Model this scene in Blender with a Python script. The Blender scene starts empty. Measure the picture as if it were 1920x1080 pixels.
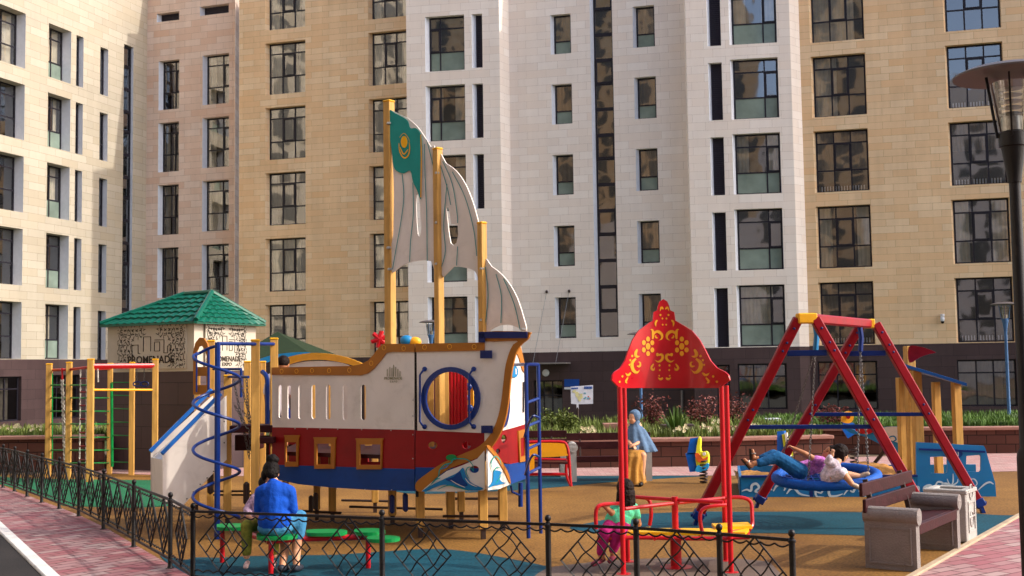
import bpy, bmesh, math, random
from mathutils import Vector, Matrix, Euler
from math import radians as R, sin, cos, pi
random.seed(7)
SC = bpy.context.scene
# ---------------------------------------------------------------- camera, sky, sun
F, HC, PIT, ROL = 2190.0, 2.0, math.atan(150/2190), 0.0144
fw = Vector((0, cos(PIT), sin(PIT))); U0 = Vector((0, -sin(PIT), cos(PIT))); R0 = Vector((1, 0, 0))
CR = cos(ROL)*R0 - sin(ROL)*U0; CU = sin(ROL)*R0 + cos(ROL)*U0
cam = bpy.data.cameras.new('camera'); camo = bpy.data.objects.new('camera', cam); SC.collection.objects.link(camo)
camo.matrix_world = Matrix(((CR.x, CU.x, -fw.x, 0), (CR.y, CU.y, -fw.y, 0), (CR.z, CU.z, -fw.z, HC), (0, 0, 0, 1)))
cam.sensor_width = 36; cam.lens = F/1920*36; cam.clip_end = 600; cam.clip_start = .1
SC.camera = camo
cam.dof.use_dof = True; cam.dof.focus_distance = 14.0; cam.dof.aperture_fstop = 5.6
SUN_AZ, SUN_EL = -10, 37                       # sun direction: from +X turned towards +Y
sd = Vector((cos(R(SUN_AZ))*cos(R(SUN_EL)), sin(R(SUN_AZ))*cos(R(SUN_EL)), sin(R(SUN_EL))))
W = bpy.data.worlds.new('World'); SC.world = W; W.use_nodes = True
nt = W.node_tree; bg = nt.nodes['Background']; sky = nt.nodes.new('ShaderNodeTexSky')
sky.sky_type = 'NISHITA'; sky.sun_disc = False; sky.sun_elevation = R(SUN_EL); sky.sun_rotation = R(90-SUN_AZ)
sky.air_density = .7; sky.dust_density = 3.0; sky.ozone_density = .3
nt.links.new(sky.outputs[0], bg.inputs[0]); bg.inputs[1].default_value = 0.15
sl = bpy.data.lights.new('sun', 'SUN'); sl.energy = 1.35; sl.angle = R(.6); sl.color = (1, .94, .85)
so = bpy.data.objects.new('sun', sl); SC.collection.objects.link(so); so.rotation_euler = sd.to_track_quat('Z', 'Y').to_euler()
SC.view_settings.view_transform = 'Standard'; SC.view_settings.look = 'None'; SC.view_settings.gamma = 1
SC.view_settings.exposure = 1.2; SC.view_settings.use_curve_mapping = False
SC.render.engine = 'CYCLES'; SC.cycles.max_bounces = 6; SC.cycles.transparent_max_bounces = 8
# ---------------------------------------------------------------- pixel geometry of the photograph (1920 wide)
CP = Vector((0, 0, HC))
def ray(px, py): return fw*F + CR*(px-960) + CU*(540-py)
def G(px, py, z=0.0):
    d = ray(px, py); return CP + d*((z-HC)/d.z)
def D(px, py, Y):
    d = ray(px, py); return CP + d*(Y/d.y)
class Plane:
    """upright plane through two ground points; P() gives (u, z) of a sight line on it"""
    def __init__(s, a, b):
        s.a = Vector((a[0], a[1], 0)); s.b = Vector((b[0], b[1], 0)); s.u = (s.b-s.a).normalized()
        s.n = Vector((s.u.y, -s.u.x, 0)); s.L = (s.b-s.a).length
        s.M = Matrix(((s.u.x, 0, s.n.x, s.a.x), (s.u.y, 0, s.n.y, s.a.y), (0, 1, 0, 0), (0, 0, 0, 1)))
    def P(s, px, py, off=0.0):
        d = ray(px, py); t = (s.a+s.n*off-CP).dot(s.n)/d.dot(s.n); p = CP+d*t
        return ((p-s.a).dot(s.u), p.z)
    def W(s, u, z, off=0.0): return s.a + s.u*u + Vector((0, 0, z)) + s.n*off
def PX(px, Y):                                 # ground point under a pixel column at depth Y
    return ((px-960)*Y/F, Y)
# ---------------------------------------------------------------- materials
def lin(c):
    if isinstance(c, str): c = tuple(int(c[i:i+2], 16)/255 for i in (0, 2, 4))
    return tuple((x/12.92 if x <= .04045 else ((x+.055)/1.055)**2.4) for x in c) + (1,)
MATS = {}
def mat(name, col, rough=.5, var=.12, scale=6, bump=0.0, bscale=60, metal=0.0, spec=.28, raw=False, coat=0, grain=None, smudge=0.0):
    if name in MATS: return MATS[name]
    m = bpy.data.materials.new(name); m.use_nodes = True; n = m.node_tree.nodes; l = m.node_tree.links
    b = n['Principled BSDF']; c = lin(col) if not raw else tuple(col)+(1,)
    b.inputs['Roughness'].default_value = rough; b.inputs['Metallic'].default_value = metal
    b.inputs['Specular IOR Level'].default_value = spec; b.inputs['Coat Weight'].default_value = coat
    tc = n.new('ShaderNodeTexCoord'); nz = n.new('ShaderNodeTexNoise'); nz.inputs['Scale'].default_value = scale
    nz.inputs['Detail'].default_value = 6
    vec = tc.outputs['Object']
    if grain: gm = n.new('ShaderNodeMapping'); gm.inputs['Scale'].default_value = grain; l.new(vec, gm.inputs['Vector']); vec = gm.outputs[0]
    l.new(vec, nz.inputs['Vector'])
    mx = n.new('ShaderNodeMix'); mx.data_type = 'RGBA'
    mx.inputs[6].default_value = tuple(x*(1-var) for x in c[:3])+(1,); mx.inputs[7].default_value = tuple(min(1, x*(1+var)) for x in c[:3])+(1,)
    rp = n.new('ShaderNodeValToRGB'); rp.color_ramp.elements[0].position = .3; rp.color_ramp.elements[1].position = .7
    l.new(nz.outputs['Fac'], rp.inputs[0]); l.new(rp.outputs[0], mx.inputs[0]); last = mx.outputs[2]
    if smudge:
        n3 = n.new('ShaderNodeTexNoise'); n3.inputs['Scale'].default_value = 3.3; n3.inputs['Detail'].default_value = 9; n3.inputs['Roughness'].default_value = .7; n3.inputs['Distortion'].default_value = .6
        l.new(tc.outputs['Object'], n3.inputs['Vector']); r3 = n.new('ShaderNodeValToRGB'); r3.color_ramp.elements[0].position = .52; r3.color_ramp.elements[1].position = .74
        r3.color_ramp.elements[0].color = (1, 1, 1, 1); r3.color_ramp.elements[1].color = (1-smudge, 1-smudge*1.1, 1-smudge*1.25, 1)
        m3 = n.new('ShaderNodeMix'); m3.data_type = 'RGBA'; m3.blend_type = 'MULTIPLY'; m3.inputs[0].default_value = 1
        l.new(n3.outputs['Fac'], r3.inputs[0]); l.new(last, m3.inputs[6]); l.new(r3.outputs[0], m3.inputs[7]); last = m3.outputs[2]
    l.new(last, b.inputs['Base Color'])
    rm = n.new('ShaderNodeMapRange'); rm.inputs[3].default_value = max(0, rough-.08); rm.inputs[4].default_value = min(1, rough+.1)
    l.new(nz.outputs['Fac'], rm.inputs[0]); l.new(rm.outputs[0], b.inputs['Roughness'])
    if bump:
        n2 = n.new('ShaderNodeTexNoise'); n2.inputs['Scale'].default_value = bscale; n2.inputs['Detail'].default_value = 4
        l.new(tc.outputs['Object'], n2.inputs['Vector']); bp = n.new('ShaderNodeBump'); bp.inputs['Strength'].default_value = bump
        bp.inputs['Distance'].default_value = .02; l.new(n2.outputs['Fac'], bp.inputs['Height']); l.new(bp.outputs[0], b.inputs['Normal'])
    MATS[name] = m; return m
def brickmat(name, c1, c2, mortar, w, h, msize=.006, rot=0, scale=1.0, bump=.25, rough=.75, bias=0.0, stain=.12, c3=None, offset=.5, sq=1.0, big=.35):
    """rectangular slabs or pavers in metres on the UV map"""
    m = bpy.data.materials.new(name); m.use_nodes = True; n = m.node_tree.nodes; l = m.node_tree.links
    b = n['Principled BSDF']; b.inputs['Roughness'].default_value = rough; b.inputs['Specular IOR Level'].default_value = .3
    tc = n.new('ShaderNodeTexCoord'); mp = n.new('ShaderNodeMapping'); mp.inputs['Rotation'].default_value = (0, 0, rot)
    l.new(tc.outputs['UV'], mp.inputs['Vector'])
    br = n.new('ShaderNodeTexBrick'); br.inputs['Scale'].default_value = 1; br.inputs['Brick Width'].default_value = w; br.inputs['Row Height'].default_value = h
    br.inputs['Mortar Size'].default_value = msize; br.inputs['Mortar Smooth'].default_value = .3; br.inputs['Bias'].default_value = bias
    br.offset = offset; br.squash = sq
    br.inputs['Color1'].default_value = lin(c1); br.inputs['Color2'].default_value = lin(c2); br.inputs['Mortar'].default_value = lin(mortar)
    l.new(mp.outputs[0], br.inputs['Vector'])
    nz = n.new('ShaderNodeTexNoise'); nz.inputs['Scale'].default_value = big; nz.inputs['Detail'].default_value = 7; nz.inputs['Roughness'].default_value = .65
    l.new(mp.outputs[0], nz.inputs['Vector'])
    mx = n.new('ShaderNodeMix'); mx.data_type = 'RGBA'; mx.blend_type = 'MULTIPLY'; mx.inputs[0].default_value = 1
    rp = n.new('ShaderNodeValToRGB'); rp.color_ramp.elements[0].position = .3; rp.color_ramp.elements[1].position = .7
    rp.color_ramp.elements[0].color = (1-stain*2,)*3+(1,); rp.color_ramp.elements[1].color = (1, 1, 1, 1)
    l.new(nz.outputs['Fac'], rp.inputs[0]); l.new(br.outputs['Color'], mx.inputs[6]); l.new(rp.outputs[0], mx.inputs[7])
    last = mx.outputs[2]
    ms = n.new('ShaderNodeMapping'); ms.inputs['Scale'].default_value = (1.6, .12, 1); l.new(tc.outputs['UV'], ms.inputs['Vector'])
    ns = n.new('ShaderNodeTexNoise'); ns.inputs['Scale'].default_value = 1.3; ns.inputs['Detail'].default_value = 8; ns.inputs['Roughness'].default_value = .7; l.new(ms.outputs[0], ns.inputs['Vector'])
    rs = n.new('ShaderNodeValToRGB'); rs.color_ramp.elements[0].position = .38; rs.color_ramp.elements[1].position = .62; rs.color_ramp.elements[0].color = (1-stain, 1-stain*1.05, 1-stain*1.1, 1); rs.color_ramp.elements[1].color = (1, 1, 1, 1)
    mm = n.new('ShaderNodeMix'); mm.data_type = 'RGBA'; mm.blend_type = 'MULTIPLY'; mm.inputs[0].default_value = 1 if w > .5 else 0
    l.new(ns.outputs['Fac'], rs.inputs[0]); l.new(last, mm.inputs[6]); l.new(rs.outputs[0], mm.inputs[7]); last = mm.outputs[2]
    if c3:                                       # second coarser layer of odd slabs
        b2 = n.new('ShaderNodeTexBrick'); b2.inputs['Scale'].default_value = 1; b2.inputs['Brick Width'].default_value = w; b2.inputs['Row Height'].default_value = h
        b2.inputs['Mortar Size'].default_value = 0; b2.offset = offset; b2.offset_frequency = 2
        b2.inputs['Color1'].default_value = (0, 0, 0, 1); b2.inputs['Color2'].default_value = (1, 1, 1, 1); b2.inputs['Bias'].default_value = -.45
        mp2 = n.new('ShaderNodeMapping'); mp2.inputs['Location'].default_value = (w*31, h*44, 0); mp2.inputs['Rotation'].default_value = (0, 0, rot)
        l.new(tc.outputs['UV'], mp2.inputs['Vector']); l.new(mp2.outputs[0], b2.inputs['Vector'])
        m3 = n.new('ShaderNodeMix'); m3.data_type = 'RGBA'; l.new(b2.outputs['Color'], m3.inputs[0]); l.new(last, m3.inputs[6]); m3.inputs[7].default_value = lin(c3)
        last = m3.outputs[2]
    l.new(last, b.inputs['Base Color'])
    bp = n.new('ShaderNodeBump'); bp.inputs['Strength'].default_value = bump; bp.inputs['Distance'].default_value = .01; bp.invert = True
    l.new(br.outputs['Fac'], bp.inputs['Height']); l.new(bp.outputs[0], b.inputs['Normal'])
    return m
def glassmat(name, tint, refl=.35, rough=.03, wob=.07):
    m = bpy.data.materials.new(name); m.use_nodes = True; n = m.node_tree.nodes; l = m.node_tree.links
    n.remove(n['Principled BSDF']); o = n['Material Output']
    t = n.new('ShaderNodeBsdfTransparent'); t.inputs[0].default_value = tint+(1,)
    g = n.new('ShaderNodeBsdfGlossy'); g.inputs['Roughness'].default_value = rough; g.inputs[0].default_value = (.95, .95, .95, 1)
    tc = n.new('ShaderNodeTexCoord'); nz = n.new('ShaderNodeTexNoise'); nz.inputs['Scale'].default_value = 1.1; nz.inputs['Detail'].default_value = 1
    l.new(tc.outputs['UV'], nz.inputs['Vector']); bp = n.new('ShaderNodeBump'); bp.inputs['Strength'].default_value = wob; bp.inputs['Distance'].default_value = .08
    l.new(nz.outputs['Fac'], bp.inputs['Height']); l.new(bp.outputs[0], g.inputs['Normal'])
    lw = n.new('ShaderNodeLayerWeight'); lw.inputs[0].default_value = .3; mr = n.new('ShaderNodeMapRange'); mr.inputs[3].default_value = refl; mr.inputs[4].default_value = 1
    l.new(lw.outputs['Fresnel'], mr.inputs[0]); mx = n.new('ShaderNodeMixShader'); l.new(mr.outputs[0], mx.inputs[0]); l.new(t.outputs[0], mx.inputs[1]); l.new(g.outputs[0], mx.inputs[2])
    l.new(mx.outputs[0], o.inputs[0]); return m
def groundmat(name, col, col2, speck=.35, scale=260):
    m = bpy.data.materials.new(name); m.use_nodes = True; n = m.node_tree.nodes; l = m.node_tree.links; b = n['Principled BSDF']
    b.inputs['Roughness'].default_value = .8; b.inputs['Specular IOR Level'].default_value = .25
    tc = n.new('ShaderNodeTexCoord'); a = n.new('ShaderNodeTexNoise'); a.inputs['Scale'].default_value = .55; a.inputs['Detail'].default_value = 8; a.inputs['Roughness'].default_value = .62
    v = n.new('ShaderNodeTexNoise'); v.inputs['Scale'].default_value = scale*.3; v.inputs['Detail'].default_value = 3
    l.new(tc.outputs['Object'], a.inputs['Vector']); l.new(tc.outputs['Object'], v.inputs['Vector'])
    r1 = n.new('ShaderNodeValToRGB'); r1.color_ramp.elements[0].position = .33; r1.color_ramp.elements[1].position = .68
    r1.color_ramp.elements[0].color = lin(col2); r1.color_ramp.elements[1].color = lin(col); l.new(a.outputs['Fac'], r1.inputs[0])
    r2 = n.new('ShaderNodeValToRGB'); r2.color_ramp.elements[0].position = .36; r2.color_ramp.elements[1].position = .6
    r2.color_ramp.elements[0].color = (1-speck,)*3+(1,); r2.color_ramp.elements[1].color = (1, 1, 1, 1); l.new(v.outputs['Fac'], r2.inputs[0])
    mx = n.new('ShaderNodeMix'); mx.data_type = 'RGBA'; mx.blend_type = 'MULTIPLY'; mx.inputs[0].default_value = 1
    l.new(r1.outputs[0], mx.inputs[6]); l.new(r2.outputs[0], mx.inputs[7]); l.new(mx.outputs[2], b.inputs['Base Color'])
    bp = n.new('ShaderNodeBump'); bp.inputs['Strength'].default_value = .4; bp.inputs['Distance'].default_value = .006; l.new(v.outputs['Fac'], bp.inputs['Height']); l.new(bp.outputs[0], b.inputs['Normal'])
    return m
# ---------------------------------------------------------------- objects
COL = SC.collection
def tag(o, label=None, cat=None, group=None, kind=None):
    if label: o['label'] = label
    if cat: o['category'] = cat
    if group: o['group'] = group
    if kind: o['kind'] = kind
    return o
def empty(name, loc, label=None, cat=None, group=None, rz=0):
    o = bpy.data.objects.new(name, None); COL.objects.link(o); o.location = loc; o.rotation_euler.z = rz; o.empty_display_size = .2
    return tag(o, label, cat, group)
def base_of(par):
    m = Matrix.Identity(4)
    while par is not None: m = par.matrix_basis @ m; par = par.parent
    return m
def link(name, me, m, parent=None, world=True):
    """meshes come in world coordinates and are moved into their parent's space"""
    o = bpy.data.objects.new(name, me); COL.objects.link(o)
    if m is not None: me.materials.clear(); me.materials.append(m)
    if parent is not None:
        o.parent = parent
        if world: me.transform(base_of(parent).inverted())
    return o
class MB:
    def __init__(s): s.v = []; s.f = []; s.sm = []
    def add(s, vs, fs, smooth=False):
        k = len(s.v); s.v += [tuple(v) for v in vs]; s.f += [tuple(i+k for i in f) for f in fs]; s.sm += [smooth]*len(fs); return s
    def box(s, c, size, rz=0, rot=None, bev=0):
        M = rot.to_matrix() if rot else Matrix.Rotation(rz, 3, 'Z'); c = Vector(c); hx, hy, hz = (q/2 for q in size)
        if bev and bev < min(hx, hy, hz):
            e = bev; vs = []; idx = {}
            for sx in (-1, 1):
                for sy in (-1, 1):
                    for sz in (-1, 1):
                        for k, p in enumerate(((hx, hy-e, hz-e), (hx-e, hy, hz-e), (hx-e, hy-e, hz))):
                            idx[(sx, sy, sz, k)] = len(vs); vs.append(c+M@Vector((p[0]*sx, p[1]*sy, p[2]*sz)))
            fs = []
            for k, (a, b) in enumerate(((1, 2), (0, 2), (0, 1))):
                for sg in (-1, 1):
                    q = []
                    for (p, r) in ((-1, -1), (1, -1), (1, 1), (-1, 1)):
                        t = [0, 0, 0]; t[k] = sg; t[a] = p; t[b] = r; q.append(idx[tuple(t)+(k,)])
                    fs.append(q)
            for k in range(3):                    # edges along axis k
                a, b = [i for i in range(3) if i != k]
                for p in (-1, 1):
                    for r in (-1, 1):
                        t0 = [0]*3; t0[k] = -1; t0[a] = p; t0[b] = r; t1 = list(t0); t1[k] = 1
                        fs.append([idx[tuple(t0)+(a,)], idx[tuple(t1)+(a,)], idx[tuple(t1)+(b,)], idx[tuple(t0)+(b,)]])
            for sx in (-1, 1):
                for sy in (-1, 1):
                    for sz in (-1, 1): fs.append([idx[(sx, sy, sz, k)] for k in range(3)])
            return s.add(vs, fs)
        vs = [c+M@Vector((x*hx, y*hy, z*hz)) for x in (-1, 1) for y in (-1, 1) for z in (-1, 1)]
        return s.add(vs, [(0, 1, 3, 2), (4, 6, 7, 5), (0, 4, 5, 1), (2, 3, 7, 6), (0, 2, 6, 4), (1, 5, 7, 3)])
    def beam(s, a, b, w, h, up=(0, 0, 1), bev=0):
        a = Vector(a); b = Vector(b); d = (b-a); L = d.length; d.normalize(); u = Vector(up)
        x = u.cross(d)
        if x.length < 1e-4: x = Vector((1, 0, 0)).cross(d)
        x.normalize(); y = d.cross(x)
        q = Matrix((x, y, d)).transposed().to_quaternion()
        return s.box((a+b)/2, (w, h, L), rot=q, bev=bev)
    def tube(s, pts, r, n=8, cap=True, closed=False, flat=1.0):
        pts = [Vector(p) for p in pts]; m = len(pts); rr = r if isinstance(r, (list, tuple)) else [r]*m
        T = []
        for i in range(m):
            a = pts[(i-1) % m] if (closed or i) else pts[i]; b = pts[(i+1) % m] if (closed or i < m-1) else pts[i]
            T.append((b-a).normalized())
        x = T[0].orthogonal().normalized(); rings = []
        vs = []
        for i in range(m):
            x = (x-T[i]*x.dot(T[i])); x.normalize(); y = T[i].cross(x)
            for k in range(n):
                a = 2*pi*k/n; vs.append(pts[i]+(x*cos(a)*flat+y*sin(a))*rr[i])
        fs = []
        for i in range(m if closed else m-1):
            for k in range(n):
                j = (i+1) % m; fs.append((i*n+k, i*n+(k+1) % n, j*n+(k+1) % n, j*n+k))
        if cap and not closed: fs += [tuple(range(n))[::-1], tuple(range((m-1)*n, m*n))]
        return s.add(vs, fs, True)
    def lathe(s, c, prof, n=20, M=None):
        c = Vector(c); vs = []; fs = []
        for r_, z in prof:
            for k in range(n):
                p = Vector((r_*cos(2*pi*k/n), r_*sin(2*pi*k/n), z)); vs.append(c+(M@p if M else p))
        for i in range(len(prof)-1):
            for k in range(n): fs.append((i*n+k, i*n+(k+1) % n, (i+1)*n+(k+1) % n, (i+1)*n+k))
        fs += [tuple(range(n))[::-1], tuple(range((len(prof)-1)*n, len(prof)*n))]
        return s.add(vs, fs, True)
    def ell(s, c, rad, M=None, n=14, m=9):
        c = Vector(c); vs = []; fs = []
        for i in range(m+1):
            t = pi*i/m
            for k in range(n):
                a = 2*pi*k/n; p = Vector((rad[0]*sin(t)*cos(a), rad[1]*sin(t)*sin(a), rad[2]*cos(t))); vs.append(c+(M@p if M else p))
        for i in range(m):
            for k in range(n): fs.append((i*n+k, (i+1)*n+k, (i+1)*n+(k+1) % n, i*n+(k+1) % n))
        return s.add(vs, fs, True)
    def cap(s, a, ra, b, rb, n=12):
        a = Vector(a); b = Vector(b); d = (b-a).normalized(); pts = []; rr = []
        for t in (1.0, .92, .7, .38): pts.append(a-d*ra*t); rr.append(ra*math.sqrt(max(0.0004, 1-t*t)))
        pts += [a, b]; rr += [ra, rb]
        for t in (.38, .7, .92, 1.0): pts.append(b+d*rb*t); rr.append(rb*math.sqrt(max(0.0004, 1-t*t)))
        return s.tube(pts, rr, n)
    def mesh(s, name, auto=None):
        me = bpy.data.meshes.new(name); me.from_pydata(s.v, [], s.f); me.update(); uvm(me)
        me.polygons.foreach_set('use_smooth', s.sm); return me
    def build(s, name, m, parent=None, fix=True):
        me = s.mesh(name)
        if fix:
            b = bmesh.new(); b.from_mesh(me); bmesh.ops.recalc_face_normals(b, faces=b.faces); b.to_mesh(me); b.free()
            if any(s.sm) : me.set_sharp_from_angle(angle=R(42))
        return link(name, me, m, parent)
def uvm(me):
    uv = me.uv_layers.new(name='UVMap')
    for p in me.polygons:
        n = p.normal
        if abs(n.z) > .7:
            for li in p.loop_indices: c = me.vertices[me.loops[li].vertex_index].co; uv.data[li].uv = (c.x, c.y)
        else:
            t = Vector((-n.y, n.x, 0)).normalized()
            for li in p.loop_indices: c = me.vertices[me.loops[li].vertex_index].co; uv.data[li].uv = (c.x*t.x+c.y*t.y, c.z)
def curve_mesh(cu, M):
    o = bpy.data.objects.new('tmp', cu); COL.objects.link(o); bpy.context.view_layer.update()
    me = bpy.data.meshes.new_from_object(o.evaluated_get(bpy.context.evaluated_depsgraph_get())); bpy.data.objects.remove(o); bpy.data.curves.remove(cu)
    me.transform(M)
    while me.uv_layers: me.uv_layers.remove(me.uv_layers[0])
    uvm(me); return me
def plate(name, loops, th, m, parent=None, M=None, off=0.0, bevel=0.0):
    """flat board with holes: loops of (u,z), thickness th, front face at offset `off` along the plane normal"""
    cu = bpy.data.curves.new(name, 'CURVE'); cu.dimensions = '2D'; cu.fill_mode = 'BOTH'; cu.extrude = th/2-bevel; cu.bevel_depth = bevel; cu.offset = -bevel
    for lp in loops:
        sp = cu.splines.new('POLY'); sp.points.add(len(lp)-1); sp.use_cyclic_u = True
        for i, (x, y) in enumerate(lp): sp.points[i].co = (x, y, 0, 1)
    me = curve_mesh(cu, (M or Matrix.Identity(4)) @ Matrix.Translation((0, 0, off-th/2)))
    me.name = name; return link(name, me, m, parent)
def text(name, body, size, m, parent, M, u, z, off, th=.004, align='CENTER', sx=1.0):
    cu = bpy.data.curves.new(name, 'FONT'); cu.body = body; cu.size = size; cu.extrude = th/2; cu.align_x = align; cu.align_y = 'CENTER'; cu.resolution_u = 3; cu.offset = size*.012
    me = curve_mesh(cu, M @ Matrix.Translation((u, z, off)) @ Matrix.Diagonal((sx, 1, 1, 1))); me.name = name; return link(name, me, m, parent)
def smooth_loop(pts, n=6, closed=True):
    """Catmull-Rom through control points"""
    out = []; m = len(pts)
    for i in range(m if closed else m-1):
        p0, p1, p2, p3 = (pts[(i+k) % m] if closed else pts[min(max(i+k, 0), m-1)] for k in (-1, 0, 1, 2))
        for j in range(n):
            t = j/n; q = []
            for a, b, c, d in zip(p0, p1, p2, p3): q.append(.5*((2*b)+(-a+c)*t+(2*a-5*b+4*c-d)*t*t+(-a+3*b-3*c+d)*t**3))
            out.append(tuple(q))
    if not closed: out.append(tuple(pts[-1]))
    return out
def circ(c, r, n=28, ry=None): return [(c[0]+r*cos(2*pi*k/n), c[1]+(ry or r)*sin(2*pi*k/n)) for k in range(n)]
def slot(u, z0, z1, w):
    r = w/2; return [(u+r*cos(pi+pi*k/8), z0+r+r*sin(pi+pi*k/8)) for k in range(9)] + [(u+r*cos(pi*k/8), z1-r+r*sin(pi*k/8)) for k in range(9)]
def blob(name, mb, m, parent, vox=.008, sm=4):
    me = mb.mesh('tmp'); o = bpy.data.objects.new('tmp', me); COL.objects.link(o)
    md = o.modifiers.new('r', 'REMESH'); md.mode = 'VOXEL'; md.voxel_size = vox; md.use_smooth_shade = True
    s = o.modifiers.new('s', 'SMOOTH'); s.iterations = sm; s.factor = .5
    bpy.context.view_layer.update(); m2 = bpy.data.meshes.new_from_object(o.evaluated_get(bpy.context.evaluated_depsgraph_get())); bpy.data.objects.remove(o)
    m2.name = name; return link(name, m2, m, parent)
# ---------------------------------------------------------------- palette
M_ = {}
def pal():
    P = M_
    P['tan'] = brickmat('tan stone cladding', 'f2cb9c', 'fadcb4', 'c8a77c', .95, .30, .008, stain=.09, c3='e8bc8a', offset=.37)
    P['white'] = brickmat('white stone cladding', 'f3e6da', 'faf0e6', 'c8b9ac', .95, .36, .006, stain=.05, c3='ecdccd', offset=.42)
    P['pink'] = brickmat('pinkish stone cladding', 'eccfba', 'f3dccb', 'bda490', .95, .34, .008, stain=.08, c3='d9ae90', offset=.42)
    P['cream'] = brickmat('cream stone cladding', 'b7ad9b', 'c4baa8', '8a8272', 1.1, .36, .008, stain=.06, c3='b0a28a', offset=.42)
    P['base'] = brickmat('dark brown granite base', '4a393a', '544243', '342a2b', 1.0, .45, .008, stain=.12, rough=.5)
    P['block'] = brickmat('brown split block', '5c372d', '6b4336', '352019', .4, .2, .012, stain=.2, rough=.9, bump=.6)
    P['capstone'] = mat('pinkish coping', '9a7062', .8, .15, 5, .3)
    P['frame'] = mat('anthracite window frame', '25222a', .35, .1)
    P['glass'] = glassmat('window glass', (.8, .8, .78), .24)
    P['glassd'] = glassmat('dark window glass', (.32, .32, .33), .2)
    P['frost'] = mat('frosted green glass panel', '78877c', .15, .25, 1.2, coat=.4)
    P['curtain'] = mat('curtain cloth', 'efe6d2', .9, .15, 3)
    P['curtain2'] = mat('beige blind', '8f8070', .9, .2, 2)
    P['curtain3'] = mat('blue curtain', '3f7fae', .9, .3, 3)
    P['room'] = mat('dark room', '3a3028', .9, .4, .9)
    P['louvre'] = mat('dark violet louvre', '2b2632', .5, .1)
    P['revealw'] = mat('white reveal lining', 'dfe2ea', .4, .05)
    P['yel'] = mat('ochre lacquered wood', 'c3954e', .42, .2, 9, .05, 30, spec=.22, grain=(3, 3, .25), smudge=.25)
    P['gold'] = mat('golden brown board', 'a9681c', .45, .1, 4, spec=.3)
    P['capy'] = mat('yellow plastic cap', 'e2a51b', .4, .1)
    P['hullw'] = mat('white board', 'e4dad0', .5, .06, 2.5, spec=.25, smudge=.16)
    P['hullr'] = mat('dark red board', '8c060d', .45, .14, 2, spec=.25, smudge=.22)
    P['hullb'] = mat('blue board', '033c84', .45, .14, 2, spec=.25, smudge=.22)
    P['red'] = mat('red enamel', 'bd1420', .3, .12, 4, coat=.15)
    P['redw'] = mat('red lacquered beam', '8e0c1a', .4, .16, 6, .05, 30, spec=.22, smudge=.25)
    P['blue'] = mat('blue enamel', '042a70', .36, .12, 4, coat=.1)
    P['blueb'] = mat('bright blue panel', '1d7fb8', .4, .1, 3, coat=.2)
    P['navy'] = mat('navy bracket', '10205c', .4, .1)
    P['black'] = mat('black painted iron', '141112', .42, .4, 9, .15, 90, spec=.3)
    P['chain'] = mat('dull chain steel', '6a6663', .4, .3, 30, metal=.6)
    P['steel'] = mat('dark steel', '3a2b27', .5, .2)
    P['galv'] = mat('galvanised steel', 'a9a7a2', .32, .2, 30, metal=.8)
    P['green'] = mat('green plastic', '06853f', .4, .12, 4, coat=.1)
    P['yelp'] = mat('yellow seat board', 'f0b90f', .4, .08, coat=.2)
    P['orange'] = mat('yellow plastic', 'f2a81e', .4, .08, coat=.2)
    P['brownw'] = mat('varnished brown slat', '381618', .5, .3, 9, .15, 40, spec=.18, smudge=.2)
    P['conc'] = mat('grey concrete', '857d79', .8, .1, 5, .5, 55)
    P['concl'] = mat('pale concrete', 'aaa6a0', .8, .1, 5, .4, 55)
    P['skin'] = mat('skin', 'd49a74', .5, .06, 12, spec=.4)
    P['skin2'] = mat('tanned skin', 'b97c55', .5, .06, 12, spec=.4)
    P['hair'] = mat('black brown hair', '120c0a', .6, .5, 25, .8, 45, spec=.15, grain=(6, 6, .6))
    P['hair2'] = mat('dark brown hair', '1c100c', .6, .5, 25, .8, 45, spec=.15, grain=(6, 6, .6))
    P['teal'] = mat('teal paint', '0d8f86', .4, .08)
    P['wave'] = mat('wave blue paint', '1177ad', .4, .12)
    P['tealline'] = mat('teal line', '3f8f92', .5, .05)
    P['sun'] = mat('flag gold', 'f2b211', .4, .05)
    P['orn'] = mat('ornament yellow', 'e9a528', .4, .06)
    P['roofg'] = mat('green glazed metal tile', '035a46', .36, .12, 3, coat=.15)
    P['roofd'] = mat('dark green shingle', '22321c', .8, .3, 12, .4)
    P['lattice'] = mat('cream lattice panel', 'bdb3a2', .6, .04)
    P['cut'] = mat('dark cut-out', '201a16', .9, .1)
    P['leaf'] = mat('grass green', (.09, .17, .025), .6, .6, 2.5, raw=True)
    P['leaf2'] = mat('olive plant green', (.14, .18, .035), .6, .6, 2.5, raw=True)
    P['leafr'] = mat('reddish shrub', (.18, .05, .04), .6, .4, 6, raw=True)
    P['petal'] = mat('cream petals', 'efe6b8', .6, .1)
    P['lawn'] = mat('bed ground cover', (.05, .065, .018), .95, .7, 3, .8, 25, raw=True)
    P['soil'] = mat('soil', '4a3828', .95, .3, 5, .6)
    P['sand'] = mat('play sand', 'c98f4c', .95, .2, 12, 1.0, 60)
pal()
P = M_
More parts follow.
